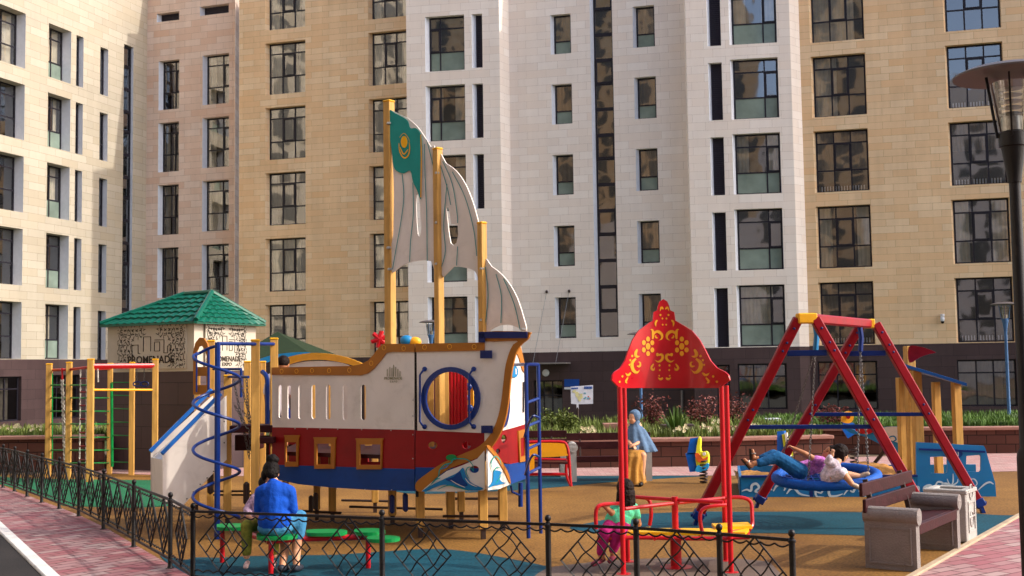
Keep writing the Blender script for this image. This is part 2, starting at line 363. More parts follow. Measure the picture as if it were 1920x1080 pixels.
# ---------------------------------------------------------------- ground
def sheet(name, pts, z, m, kind='structure', label=None, cat=None):
    me = bpy.data.meshes.new(name); cu = bpy.data.curves.new(name, 'CURVE'); cu.dimensions = '2D'; cu.fill_mode = 'BOTH'; sp = cu.splines.new('POLY'); sp.points.add(len(pts)-1); sp.use_cyclic_u = True
    for i, p in enumerate(pts): sp.points[i].co = (p[0], p[1], 0, 1)
    me = curve_mesh(cu, Matrix.Translation((0, 0, z))); me.name = name
    for p in me.polygons:
        if p.normal.z < 0: p.flip()
    o = link(name, me, m); tag(o, label, cat, None, kind); return o
GR = groundmat('rubber ochre', 'a07435', '785122', .5, 110)
GT = groundmat('rubber teal', '0b5162', '0a3f4b', .42, 110)
GG = groundmat('rubber green', '257a50', '1d6140', .42, 110)
AS = groundmat('asphalt', '35302d', '292522', .4, 200)
PV = brickmat('pink and grey pavers', '9c6264', 'ad9490', '684645', .28, .15, .012, rot=R(-52), stain=.14, bump=.5, c3='8f4650', rough=.8, big=.8)
PV2 = brickmat('pink and grey pavers right', 'a3686c', 'b89c96', '6b4b4a', .30, .15, .012, rot=R(-35), stain=.12, bump=.5, c3='9c505a', rough=.8, big=.8)
PV3 = brickmat('pink promenade pavers', 'b08782', 'c4a49a', '8c6a64', .2, .1, .006, rot=0, stain=.12, bump=.5, c3='b87f7c', rough=.8, big=.8)
sheet('ground', [(-140, 30.5), (140, 30.5), (140, 160), (-140, 160)], -1.02, mat('grass verge', (.05, .07, .02), .95, .5, 2, .4, raw=True))
sheet('ground', [(-140, -120), (140, -120), (140, 30.5), (-140, 30.5)], -.012, mat('earth', '6b5a48', .95, .2, 3, .3))
sheet('playground_floor', [(-12, 6), (9, 6), (16, 20.6), (-12, 24)], 0, GR)
# walkway left of the fence: edge passes under the fence posts
fb = [(-160, 868), (5, 914), (24, 923), (50.5, 932), (78, 943), (110.7, 955), (147, 970), (193.7, 993.3), (250.3, 1027), (319, 1067), (362, 1092), (440, 1145)]
fbW = [G(*p) for p in fb]
kerbW = [G(p[0], p[1]) for p in ((98, 1084), (45, 1034), (0, 990), (-90, 905))]
off = [(p.x+.05, p.y+.02) for p in fbW]
sheet('pavement', off + [(-2.5, 6), (-4.35, 6)] + [(kerbW[0].x, kerbW[0].y), (kerbW[2].x, kerbW[2].y), (kerbW[3].x, kerbW[3].y)], .008, PV)
# far edge slab strip beside the fence
# kerb and road
k0 = G(98, 1084); k1 = G(0, 990); kd = (k1-k0).normalized(); kn = Vector((-kd.y, kd.x, 0)); 
if kn.x > 0: kn = -kn
ka = k0-kd*6; kb = k0+kd*24
mk = MB(); mk.beam(ka+Vector((0, 0, -.03)), kb+Vector((0, 0, -.03)), .14, .12, bev=.012)
tag(mk.build('kerb', mat('white painted kerb', 'dcd8d2', .7, .15, 3, .3)), None, None, None, 'structure')
ra, rb = ka+kn*.07, kb+kn*.07
sheet('road', [ra.xy, rb.xy, (rb+kn*9).xy, (ra+kn*9).xy], .003, AS)
mk = MB(); mk.beam(ka+kn*.13+Vector((0, 0, -.05)), kb+kn*.13+Vector((0, 0, -.05)), .12, .1, bev=.01)
tag(mk.build('kerb', mat('grey kerb side', '8f8a80', .8, .2, 3, .3)), None, None, None, 'structure')
# right pavement
e0 = G(1720.6, 1077); e1 = G(1908, 970); ed = (e1-e0).normalized()
pa = e0-ed*3; pb = e1+ed*3.2; en = Vector((ed.y, -ed.x, 0))
sheet('pavement', [pa.xy, pb.xy, (pb+en*9).xy, (pa+en*9).xy], .008, PV2)
mk = MB(); mk.beam(pa+Vector((0, 0, -.02)), pb+Vector((0, 0, -.02)), .07, .1, bev=.006); tag(mk.build('kerb', mat('kerb stone', 'b09a80', .8, .2, 3, .3)), kind='structure')
# coloured rubber patches (pixel outlines dropped on the ground)
def patch(name, px, z, m, closed=True): sheet(name, [(p[0], p[1]) for p in (G(*q) for q in smooth_loop(px, 6))], z, m)
patch('teal_patch', [(352, 1056), (420, 1046), (520, 1042), (620, 1041), (700, 1036), (800, 1030), (872, 1034), (960, 1049), (1050, 1068), (1130, 1090), (1150, 1180), (700, 1200), (450, 1150)], .004, GT)
patch('teal_patch', [(300, 1041), (340, 1050), (380, 1056), (400, 1130), (370, 1100), (330, 1070)], .0045, GT)
patch('teal_patch', [(940, 921), (1040, 914), (1150, 904), (1270, 896), (1330, 892), (1200, 893), (1050, 893), (900, 893), (700, 896), (760, 925)], .004, GT)
patch('teal_patch', [(1068, 991), (1120, 978), (1180, 966), (1300, 960), (1400, 960), (1560, 960), (1700, 963), (1800, 962), (1908, 966), (1960, 945), (2010, 950), (1850, 1004), (1790, 1015), (1700, 1008), (1560, 1003), (1420, 1000), (1250, 1002), (1150, 1001)], .004, GT)
sheet('green_patch', [(p[0], p[1]) for p in (G(*q) for q in ((-200, 872), (30, 897), (200, 900), (330, 901), (340, 948), (250, 953), (120, 949), (60, 925), (0, 908)))], .005, GG)
sheet('grey_patch', [(p[0], p[1]) for p in (G(*q) for q in smooth_loop([(1010, 1075), (1100, 1056), (1200, 1049), (1330, 1046), (1400, 1050), (1450, 1062), (1440, 1120), (1000, 1140)], 5))], .0065, groundmat('worn grey base', '7c6a5e', '6b5b50', .3))
sheet('path', [(p[0], p[1]) for p in (G(*q) for q in ((-300, 868), (340, 893), (1000, 893), (1300, 892), (1560, 893), (1900, 884), (2300, 880), (2300, 845), (1900, 848), (1300, 868), (900, 868), (340, 880), (-300, 855)))], .006, PV3)
# ---------------------------------------------------------------- buildings
def window(parent, pl, u0, u1, z0, z1, kind, off0, rv=.28):
    """frame part with pane, lower panel and curtain sub-parts. pl: facade plane; recess goes to -rv"""
    yo = -rv; fr = MB(); t = .07
    def bar(a, b, c, d, w=.07, q=0.0):
        ctr = pl.W((a+b)/2, (c+d)/2, yo+q); fr.box(ctr, (abs(b-a), w, abs(d-c)), rz=math.atan2(pl.u.y, pl.u.x))
    if kind in ('louvre',):
        bar(u0, u0+.05, z0, z1); bar(u1-.05, u1, z0, z1); n = int((z1-z0)/.09)
        for i in range(n): bar(u0+.05, u1-.05, z0+(i+.15)*(z1-z0)/n, z0+(i+.75)*(z1-z0)/n, .03, random.uniform(-.004, .004))
        bar(u0+.05, u1-.05, z0, z1, .02, -.04)
        return fr.build('window', P['louvre'], parent)
    bar(u0, u0+t, z0, z1); bar(u1-t, u1, z0, z1); bar(u0+t, u1-t, z0, z0+t); bar(u0+t, u1-t, z1-t, z1)
    W_, H = u1-u0, z1-z0; low = None
    def mull(f, a=0., b=1., w=.06): x = u0+W_*f; bar(x-w/2, x+w/2, z0+t+(H-2*t)*a, z1-t-(H-2*t)*(1-b), .06, .001)
    def tran(f, a=0., b=1., w=.06): z = z0+H*f; bar(u0+t+(W_-2*t)*a, u1-t-(W_-2*t)*(1-b), z-w/2, z+w/2, .06, -.0015)
    def sash(a, b, c, d, w=.05):
        x0, x1, y0, y1 = u0+W_*a+.03, u0+W_*b-.03, z0+H*c+.03, z0+H*d-.03; q = .035
        bar(x0, x0+w, y0, y1, .05, q); bar(x1-w, x1, y0, y1, .05, q); bar(x0+w, x1-w, y0, y0+w, .05, q); bar(x0+w, x1-w, y1-w, y1, .05, q)
    if kind == 't3': mull(.345); mull(.67); tran(.355); tran(.80); sash(.345, .67, .355, .80)
    elif kind == 'w2': mull(.7); tran(.36); tran(.79); sash(.7, 1, .36, .79); low = .36
    elif kind == 'w2l': mull(.3); tran(.36); tran(.79); sash(0, .3, .36, .79); low = .36
    elif kind == 'a2': mull(.5); tran(.36); tran(.80); low = .36
    elif kind == 'a3': mull(.33); mull(.66); tran(.40); tran(.80)
    elif kind == 'p2': mull(.66); tran(.36); tran(.80); sash(.66, 1, .36, .8)
    elif kind == 's1': tran(.34); low = .34
    elif kind == 'n1': tran(.36)
    elif kind == 'b3': mull(.33); mull(.62); tran(.72)
    elif kind == 'stair':
        n = int(H/1.1)
        for i in range(1, n): tran(i/n, w=.09 if i % 3 else .16)
        for i in range(1, n, 3): sash(0, 1, i/n, (i+1)/n, .09)
    f = fr.build('window', P['frame'], parent)
    g = MB(); gb = z0+H*low if low else z0+.03
    def quad(mb, a, b, c, d, o): mb.add([pl.W(a, c, o), pl.W(b, c, o), pl.W(b, d, o), pl.W(a, d, o)], [(0, 1, 2, 3)])
    # every light pane leans by a hair, so each mirrors something slightly different
    cuts = {'t3': (0, .345, .67, 1), 'w2': (0, .7, 1), 'w2l': (0, .3, 1), 'a2': (0, .5, 1), 'a3': (0, .33, .66, 1), 'p2': (0, .66, 1), 'b3': (0, .33, .62, 1)}.get(kind, (0, 1))
    hs = [gb, z0+H*.8, z1-.03] if kind not in ('s1', 'stair', 'b3') else [gb, z1-.03]
    if kind in ('t3', 'a3', 'p2'): hs = [gb, z0+H*.36, z0+H*.8, z1-.03]
    if kind == 'stair': hs = [z0+.03+(H-.06)*i/int(H/1.1) for i in range(int(H/1.1)+1)]
    for i in range(len(cuts)-1):
        for j in range(len(hs)-1):
            a, b = u0+.03+(W_-.06)*cuts[i], u0+.03+(W_-.06)*cuts[i+1]; e = [random.uniform(-.007, .007) for _ in range(2)]
            g.add([pl.W(a, hs[j], yo), pl.W(b, hs[j], yo+e[0]), pl.W(b, hs[j+1], yo+e[0]+e[1]), pl.W(a, hs[j+1], yo+e[1])], [(0, 1, 2, 3)])
    g.build('pane', P['glassd'] if kind in ('b3', 'n1') else P['glass'], f, fix=False)
    if low: q = MB(); quad(q, u0+.03, u1-.03, z0+.03, gb, yo+.004); q.build('lower_pane', P['frost'], f, fix=False)
    if kind != 'stair':
        q = MB(); r = random.random()
        spans = []
        if kind == 's1': spans = [(u0+.05, u1-.05, z0+.3, z1, 'curtain2')]
        elif r < .42: k = random.uniform(.2, .34); spans = [(u0+.04, u0+W_*k, z0, z1, 'curtain'), (u1-W_*k, u1-.04, z0, z1, 'curtain')]
        elif r < .72: spans = [(u0+.04, u0+W_*random.uniform(.4, .95), z0, z1, 'curtain')]
        elif r < .82: spans = [(u0+.04, u1-.04, z0+H*random.uniform(.3, .6), z1, 'curtain2')]
        for (a, b, c, d, mn) in spans:
            q = MB(); n = max(4, int((b-a)/.05)); vs = []; ph = random.random()*6
            for i in range(n+1):
                x = a+(b-a)*i/n; o = yo-.22+.03*sin(i*1.9+ph)+.012*sin(i*4.1)
                vs += [pl.W(x, c, o), pl.W(x, d, o)]
            q.add(vs, [(2*i, 2*i+2, 2*i+3, 2*i+1) for i in range(n)]); q.build('curtain', P[mn], f, fix=False)
    return f
def facade(parent, pl, z0, z1, wins, m, name='wall', rv=.28, splay=.0, lining='revealw', u_end=None):
    """wall sheet with real openings; wins: (u0,u1,z0,z1,kind)"""
    L = u_end or pl.L
    us = sorted({0.0, L} | {w[0] for w in wins} | {w[1] for w in wins}); us = [u for u in us if -1e-6 <= u <= L+1e-6]
    zs = sorted({z0, z1} | {w[2] for w in wins} | {w[3] for w in wins}); zs = [z for z in zs if z0-1e-6 <= z <= z1+1e-6]
    mb = MB(); vid = {}
    def V(i, j):
        if (i, j) not in vid: vid[(i, j)] = len(mb.v); mb.v.append(tuple(pl.W(us[i], zs[j])))
        return vid[(i, j)]
    for i in range(len(us)-1):
        for j in range(len(zs)-1):
            cu, cz = (us[i]+us[i+1])/2, (zs[j]+zs[j+1])/2
            if any(w[0] < cu < w[1] and w[2] < cz < w[3] for w in wins): continue
            mb.f.append((V(i, j), V(i+1, j), V(i+1, j+1), V(i, j+1))); mb.sm.append(False)
    for w in wins:                                # stone returns of the openings (top and bottom), metal lining at the sides
        a, b, c, d = w[:4]; o = -(w[5] if len(w) > 5 else rv)
        mb.add([pl.W(a, c), pl.W(b, c), pl.W(b, c, o), pl.W(a, c, o)], [(0, 1, 2, 3)])
        mb.add([pl.W(a, d), pl.W(a, d, o), pl.W(b, d, o), pl.W(b, d)], [(0, 1, 2, 3)])
        if lining is None:
            mb.add([pl.W(a, c), pl.W(a+splay, c, o), pl.W(a+splay, d, o), pl.W(a, d)], [(0, 1, 2, 3)])
            mb.add([pl.W(b, c), pl.W(b, d), pl.W(b, d, o), pl.W(b, c, o)], [(0, 1, 2, 3)])
    wl = mb.build(name, m, parent, fix=False)
    if lining:
        for w in wins:
            lb = MB()
            a, b, c, d = w[:4]; o = -(w[5] if len(w) > 5 else rv)
            lb.add([pl.W(a, c), pl.W(a+splay, c, o), pl.W(a+splay, d, o), pl.W(a, d)], [(0, 1, 2, 3)])
            lb.add([pl.W(b, c), pl.W(b, d), pl.W(b, d, o), pl.W(b, c, o)], [(0, 1, 2, 3)])
            lb.build('reveal_lining', P[lining], wl, fix=False)
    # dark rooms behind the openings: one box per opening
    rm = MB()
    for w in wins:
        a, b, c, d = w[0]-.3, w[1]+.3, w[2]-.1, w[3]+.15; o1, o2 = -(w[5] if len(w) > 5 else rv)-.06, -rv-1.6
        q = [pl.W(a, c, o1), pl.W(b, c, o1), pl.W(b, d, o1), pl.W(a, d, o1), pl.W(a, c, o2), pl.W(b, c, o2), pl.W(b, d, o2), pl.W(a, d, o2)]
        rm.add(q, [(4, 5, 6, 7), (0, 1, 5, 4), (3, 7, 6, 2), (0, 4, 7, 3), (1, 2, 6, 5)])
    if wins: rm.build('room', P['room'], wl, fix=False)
    for w in wins: window(parent, pl, w[0]+splay, w[1], w[2], w[3], w[4], 0, w[5] if len(w) > 5 else rv)
    return wl
def col(pl, pa, pb, yr, rows, zb, h, kind, pitch=3.3, b=0.0):
    u0 = pl.P(pa, yr)[0]; u1 = pl.P(pb, yr)[0]
    return [(u0, u1, zb+b+pitch*k, zb+b+pitch*k+h, kind) for k in rows]
ZT = 24.0
def corner(px, Y): return PX(px-(350-690)*0+0, Y)
def VX(px, Y, yr=350):                            # point seen at pixel (px, yr) at depth Y
    p = D(px, yr, Y); return (p.x, p.y)
aL, a1 = VX(-70, 49.0), VX(274, 60.9)
b0, b1 = a1, VX(448, 59.2)
c0, c1 = VX(448, 58.3), VX(766, 55.7)
d0, d1 = VX(764, 54.1), VX(940, 53.3)
e0_, e1_ = VX(958, 54.0), VX(1290, 52.0)
f0, f1 = VX(1293, 50.6), VX(1490, 49.9)
g0, g1 = VX(1508, 50.4), VX(2090, 47.2)
def zat(pl, px, py): return pl.P(px, py)[1]
def ret(par, a, b, z0, z1, m, name='wall_return'): pl = Plane(a, b); facade(par, pl, z0, z1, [], m, name)
ZB = -1.1
# left cream block
pA = Plane(aL, a1); zA = zat(pA, 45, 673)
A = empty('apartment_building', (aL[0], aL[1], 0), 'cream stone apartment block at the left edge with deep sunlit window recesses', 'building')
tag(A, group=None)
wA = col(pA, -42, 44, 335, range(0, 5), zA, 2.55, 'a3') + col(pA, 88, 130.5, 335, range(0, 5), zA, 2.55, 'a2') + col(pA, 140.5, 154, 335, range(0, 5), zA, 2.5, 'n1') + col(pA, 185.5, 200.5, 370, range(0, 5), zA-.02, 2.4, 'n1')
us = pA.P(230.5, 330)[0], pA.P(248.5, 330)[0]
wA += [(us[0], us[1], zA+.3, zat(pA, 240, 85), 'stair')]
wA = [w+((.3,) if w[4] == 'n1' else (.18,) if w[4] == 'stair' else ()) for w in wA]
facade(A, pA, zA-.02, ZT, wA, P['cream'], rv=.55, lining='revealw')
wAb = [(pA.P(-30, 740)[0], pA.P(40, 740)[0], zat(pA, 20, 790), zat(pA, 20, 706), 'b3'), (pA.P(92, 740)[0], pA.P(150, 740)[0], zat(pA, 110, 785), zat(pA, 110, 703), 'b3')]
facade(A, pA, ZB, zA-.02, wAb, P['base'], 'base_wall', rv=.2, lining=None)
# inner pinkish block
pB = Plane(b0, b1); zB = zat(pB, 300, 678)
B = empty('apartment_building', (b0[0], b0[1], 0), 'pinkish stone block recessed in the corner behind the green-roofed kiosk', 'building')
wB = col(pB, 296, 335, 370, range(0, 5), zB, 2.62, 'p2') + col(pB, 379, 429, 370, range(0, 5), zB+.05, 2.62, 'p2')
for (x0, x1, y0, y1) in ((294, 336, 42, 26), (375, 429, 30, 13)): wB.append((pB.P(x0, 30)[0], pB.P(x1, 30)[0], zat(pB, x0, y0), zat(pB, x0, y1), 'louvre'))
facade(B, pB, zB-.03, ZT, wB, P['pink'], rv=.3, splay=.12); facade(B, pB, ZB, zB-.03, [], P['base'], 'base_wall')
ret(B, b1, (b1[0], c0[1]), zB-.03, ZT, P['pink']); ret(B, b1, (b1[0], c0[1]), ZB, zB-.03, P['base'])
# tan block left
pC = Plane(c0, c1); zC = zat(pC, 500, 672)
C = empty('apartment_building', (c0[0], c0[1], 0), 'tan stone apartment block standing behind the tall ship sails', 'building')
wC = col(pC, 497, 573, 350, range(0, 6), zC, 2.64, 't3') + col(pC, 692, 764.5, 350, range(0, 6), zC, 2.64, 't3')
facade(C, pC, zC-.03, ZT, wC, P['tan'], rv=.3, splay=.12, lining=None)
facade(C, pC, ZB, zC-.03, [], P['base'], 'base_wall')
# white blocks with chamfers: left bay, middle, right bay
Dk = empty('apartment_building', (d0[0], d0[1], 0), 'white stone block in the middle with narrow stairwell glazing from top to bottom', 'building')
pD = Plane(d0, d1); zD = zat(pD, 840, 663)
wD = col(pD, 799, 873, 280, range(0, 5), zD, 2.62, 'w2l') + col(pD, 887, 907, 280, range(0, 5), zD, 2.55, 'louvre', b=.05)
facade(Dk, pD, zD-.03, ZT, wD, P['white'], 'front_wall', rv=.28, splay=.16); facade(Dk, pD, ZB, zD-.03, [], P['base'], 'base_wall')
ret(Dk, (d0[0]+.02, d0[1]+1.8), d0, ZB, ZT, P['white']); ret(Dk, d1, e0_, zD-.03, ZT, P['white']); ret(Dk, d1, e0_, ZB, zD-.03, P['base'])
pE = Plane(e0_, e1_); zE = zat(pE, 1055, 634)
wE = col(pE, 1036, 1074.5, 300, range(0, 5), zE, 1.87, 's1') + col(pE, 1192, 1233, 300, range(0, 5), zE, 1.92, 's1')
us = pE.P(1111, 300)[0], pE.P(1153, 300)[0]; wE += [(us[0], us[1], zat(pE, 1135, 632), ZT-2, 'stair')]
zEb = zat(pE, 1055, 660)
facade(Dk, pE, zEb, ZT, wE, P['white'], 'front_wall', rv=.28, splay=.13)
wEb = [(pE.P(1000, 750)[0], pE.P(1055, 750)[0], ZB+.05, zat(pE, 1030, 713), 'b3')]
facade(Dk, pE, ZB, zEb, wEb, P['base'], 'base_wall', rv=.3, lining=None)
pF = Plane(f0, f1); zF = zat(pF, 1400, 650)
ret(Dk, e1_, f0, zF-.03, ZT, P['white']); ret(Dk, e1_, f0, ZB, zF-.03, P['base'])
wF = col(pF, 1332, 1358, 300, range(0, 5), zF, 2.55, 'louvre') + col(pF, 1374, 1464, 300, range(0, 5), zF, 2.65, 'w2')
facade(Dk, pF, zF-.03, ZT, wF, P['white'], 'front_wall', rv=.28, splay=.13)
wFb = [(pF.P(1345, 720)[0], pF.P(1369, 720)[0], ZB+.4, zat(pF, 1350, 684), 'n1'), (pF.P(1384, 720)[0], pF.P(1476, 720)[0], zat(pF, 1400, 768), zat(pF, 1400, 682), 'b3')]
facade(Dk, pF, ZB, zF-.03, wFb, P['base'], 'base_wall', rv=.25, lining=None)
ret(Dk, f1, g0, zF-.03, ZT, P['white']); ret(Dk, f1, g0, ZB, zF-.03, P['base'])
# tan block right
pG = Plane(g0, g1); zG = zat(pG, 1535, 647)
Gk = empty('apartment_building', (g0[0], g0[1], 0), 'tan stone apartment block behind the red swing at right', 'building')
wG = col(pG, 1526, 1629, 300, range(0, 5), zG, 2.69, 't3') + col(pG, 1779, 1888, 280, range(0, 5), zG, 2.70, 't3')
facade(Gk, pG, zG-.03, ZT, wG, P['tan'], rv=.28, splay=.1, lining=None)
wGb = [(pG.P(1534, 720)[0], pG.P(1646, 720)[0], zat(pG, 1590, 768), zat(pG, 1590, 677), 'b3'), (pG.P(1796, 720)[0], pG.P(1908, 720)[0], zat(pG, 1850, 762), zat(pG, 1850, 674), 'b3')]
facade(Gk, pG, ZB, zG-.03, wGb, P['base'], 'base_wall', rv=.25, lining=None)
for (par, pl, pxs, rows, zb) in ((Gk, pG, ((1526, 1629), (1779, 1888)), range(0, 5), zG),):   # white railings low inside some windows
    for (x0, x1) in pxs:
        for k in (0, 2, 3):
            rb_ = MB(); u0, u1 = pl.P(x0, 300)[0]+.25, pl.P(x1, 300)[0]-.15; z = zb+3.3*k+.08
            if k == 3 and x0 < 1600: continue
            n = 16
            for i in range(n): u = u0+(u1-u0)*(i+.5)/n; rb_.box(pl.W(u, z+.11, -.42), (.05, .02, .2), rz=math.atan2(pl.u.y, pl.u.x))
            rb_.build('inner_railing', P['revealw'], par)
# roofs (close the blocks) and the opposite side of the courtyard, which the panes mirror
O = empty('apartment_building', (-10, -32, 0), 'tan apartment block on the opposite side of the courtyard behind the viewer', 'building')
pO = Plane((2.5, -30), (-80, -36)); wO = []
for c_ in range(18): wO += [(2.0+c_*4.1, 4.2+c_*4.1, 2.7+3.3*k, 5.3+3.3*k, 't3') for k in range(14)]
def facade_plain(par, pl, z0, z1, wins, m):
    facade(par, pl, z0, z1, [], m); mb = MB(); fb_ = MB()
    w = wins[0]; mb.box(pl.W((w[0]+w[1])/2, (w[2]+w[3])/2, .01), (w[1]-w[0], .05, w[3]-w[2]), rz=math.atan2(pl.u.y, pl.u.x))
    o = mb.build('window', mat('mirroring far pane', '6a6862', .2, .2), par)
    for w2 in wins[1:]:
        q = o.copy(); COL.objects.link(q); q.location = pl.u*(w2[0]-w[0])+Vector((0, 0, w2[2]-w[2]))
    for c_ in (4, 8): fb_.box(pl.W(c_*4.1+3, 10, .3), (5.6, .6, 20), rz=math.atan2(pl.u.y, pl.u.x))
    fb_.build('bay', P['white'], par)
facade_plain(O, pO, ZB, 52, wO, P['tan'])
pO2 = Plane((36, -27), (2.5, -29.8)); facade_plain(O, pO2, ZB, 32, [(2.0+c_*4.1, 4.2+c_*4.1, 2.7+3.3*k, 5.3+3.3*k, 't3') for k in range(8) for c_ in range(9)], P['white'])
O2 = empty('apartment_building', (-45, 0, 0), 'white apartment block added unseen at the far left for the panes to mirror', 'building')  # unseen block, added so the left panes mirror walls instead of sky
pO3 = Plane((-46, -34), (-30, 43)); facade_plain(O2, pO3, ZB, 42, [(2.0+c_*4.1, 4.2+c_*4.1, 2.7+3.3*k, 5.3+3.3*k, 't3') for k in range(11) for c_ in range(18)], P['cream'])
# ---------------------------------------------------------------- helpers for furniture
def part_tube(name, pts, r, m, par, n=8, **k): return MB().tube(pts, r, n, **k).build(name, m, par)
def part_box(name, c, s, m, par, rz=0, bev=0): return MB().box(c, s, rz, bev=bev).build(name, m, par)
def bolts(par, pts, r=.012, m=None, n=(0, -1, 0)):
    mb = MB(); q = Vector(n).to_track_quat('Z', 'Y').to_matrix()
    for p in pts: mb.lathe(p, [(r, 0), (r, .004), (r*.6, .009), (0.001, .010)], 8, q)
    return mb.build('bolts', M_['galv'] if m is None else m, par)
def post(par, p, z0, z1, w=.09, rz=.2, capc=True, foot=.0, name='post', m=None):
    o = part_box(name, (p[0], p[1], (z0+foot+z1)/2), (w, w, z1-z0-foot), m or P['yel'], par, rz, .006)
    if capc: part_box('cap', (p[0], p[1], z1+.012), (w+.012, w+.012, .028), P['capy'], o, rz, .01)
    if foot: part_box('foot', (p[0], p[1], z0+foot/2), (w*.55, w*.55, foot+.02), P['steel'], o, rz)
    return o
def chain(par, a, b, name='chain', link_=.045, r=.0045, m=None):
    a = Vector(a); b = Vector(b); d = b-a; n = max(2, int(d.length/(link_*.74))); d.normalize(); x = d.orthogonal().normalized(); y = d.cross(x); mb = MB()
    for i in range(n):
        c = a+(b-a)*((i+.5)/n); s = x if i % 2 else y; pts = [c+d*(link_/2*cos(t))+s*(link_*.3*sin(t)) for t in (2*pi*k/8 for k in range(8))]
        mb.tube(pts, r, 4, closed=True)
    return mb.build(name, m or P['chain'], par)
# ---------------------------------------------------------------- wrought iron fence
def fence_post(par, p, h=.78):
    mb = MB(); x, y = p[0], p[1]
    mb.lathe((x, y, 0), [(.045, 0), (.045, .012), (.03, .016), (.024, .03), (.024, h-.1), (.03, h-.095), (.03, h-.08), (.018, h-.07), (.018, h-.06), (.012, h-.055)], 12)
    mb.ell((x, y, h-.03), (.027, .027, .03), n=10, m=7); return mb.build('post', P['black'], par)
def grille(par, pl, uc, zc, hw, hh, tilt=0):
    """diamond with a woven inside of wavy bars"""
    mb = MB(); c = [(uc, zc+hh), (uc+hw, zc), (uc, zc-hh), (uc-hw, zc)]
    W3 = lambda u, z, o=0.0: pl.W(u, z, o)
    mb.tube([W3(*q) for q in c], .0105, 4, closed=True)
    def ins(s, t): return (uc+(s+t-1)*hw, zc+(s-t)*hh)          # s,t in 0..1
    for t in (.28, .55, .84):
        wv = lambda q, ph: .022*sin(q*9.4+ph)
        mb.tube([W3(*ins(s, t+wv(s, t*3)), .004) for s in [k/14 for k in range(15)]], .0066, 5)
        mb.tube([W3(*ins(t+wv(s, t*5), s), -.004) for s in [k/14 for k in range(15)]], .0066, 5)
    return mb.build('diamond_grille', P['black'], par)
def fence(name_label, pts, nd, h=.70, dh=.29):
    f = empty('iron_fence', (pts[0][0], pts[0][1], 0), name_label, 'fence', 'iron fence runs along the walkway')
    for p in pts: fence_post(f, p)
    for i in range(len(pts)-1):
        pl = Plane(pts[i], pts[i+1]); L = pl.L; mb = MB(); m2_ = MB()
        mb.beam(pl.W(.02, h), pl.W(L-.02, h), .023, .023); m2_.beam(pl.W(.02, .10), pl.W(L-.02, .10), .022, .022); mb.build('rail', P['black'], f); m2_.build('rail', P['black'], f)
        for z, sg in ((h-.045, -1), (.15, 1)):
            q = []; per = .115; n = int((L-.04)/per*10)
            for k in range(n+1):
                u = .02+(L-.04)*k/n; t = (u/per) % 1; q.append(pl.W(u, z+sg*(.022*sin(pi*t)-.012)))
            MB().tube(q, .0072, 5).build('wavy_rail', P['black'], f)
        for k in range(nd[i]):
            w = L/nd[i]; grille(f, pl, w*(k+.5), .41, min(w*.46, .27), dh)
    return f
lp = []
for (px, py) in ((-60, 898), (-25, 906), (5.3, 915), (27, 922), (50.5, 932), (78, 943), (110.7, 955), (147.3, 969), (193.7, 993.3), (250.3, 1026.5), (318.9, 1066.7)): g = G(px, py); lp.append((g.x, g.y))
cn = D(362, 940, 11.09); cn = (cn.x, cn.y); lp.append(cn)
fence('long side run of low black iron fence along the pink walkway at left', lp, [2, 2, 2, 2, 2, 2, 2, 3, 3, 3, 1])
fp = [cn]+[(lambda p: (p.x, p.y))(D(px, py, Y)) for px, py, Y in ((716, 952, 10.36), (1027, 961, 9.82), (1192, 966, 9.52), (1348, 977, 9.12), (1484, 989, 8.75))]
fence('front run of low black iron fence crossing before the seesaws', fp, [3, 2, 1, 1, 1])
# ---------------------------------------------------------------- kiosk with the green tiled roof
kc = PX(365, 23.6); kl = PX(203, 24.7); kr = (kc[0]+.82, kc[1]+1.72)
pK1 = Plane(kl, kc); pK2 = Plane(kc, kr); K = empty('kiosk', (kc[0], kc[1], 0), 'small kiosk with green tiled roof and cut-out lattice panels on a dark stone base', 'kiosk')
zkb = pK1.P(290, 697)[1]; zkt = pK1.P(290, 606)[1]
dl = Vector(kl)-Vector(kc); dr = Vector(kr)-Vector(kc); kb4 = (kc[0]+dl.x+dr.x, kc[1]+dl.y+dr.y)
ang = math.atan2(-dl.y, -dl.x); cx, cy = (kl[0]+kr[0])/2, (kl[1]+kr[1])/2
part_box('base', (cx, cy, zkb/2-.1), (pK1.L-.02, pK2.L-.02, zkb+.2), P['base'], K, ang)
part_box('lattice_house', (cx, cy, (zkb+zkt)/2), (pK1.L, pK2.L, zkt-zkb), P['lattice'], K, ang)
def leafpts(c, L, w, a, cv=.3):
    q = []
    for k in range(9):
        t = k/8; q.append((t*L, w*sin(pi*t)**.8+cv*L*t*t))
    for k in range(7, 0, -1):
        t = k/8; q.append((t*L, -w*sin(pi*t)**.8*.4+cv*L*t*t))
    return [(c[0]+x*cos(a)-y*sin(a), c[1]+x*sin(a)+y*cos(a)) for x, y in q]
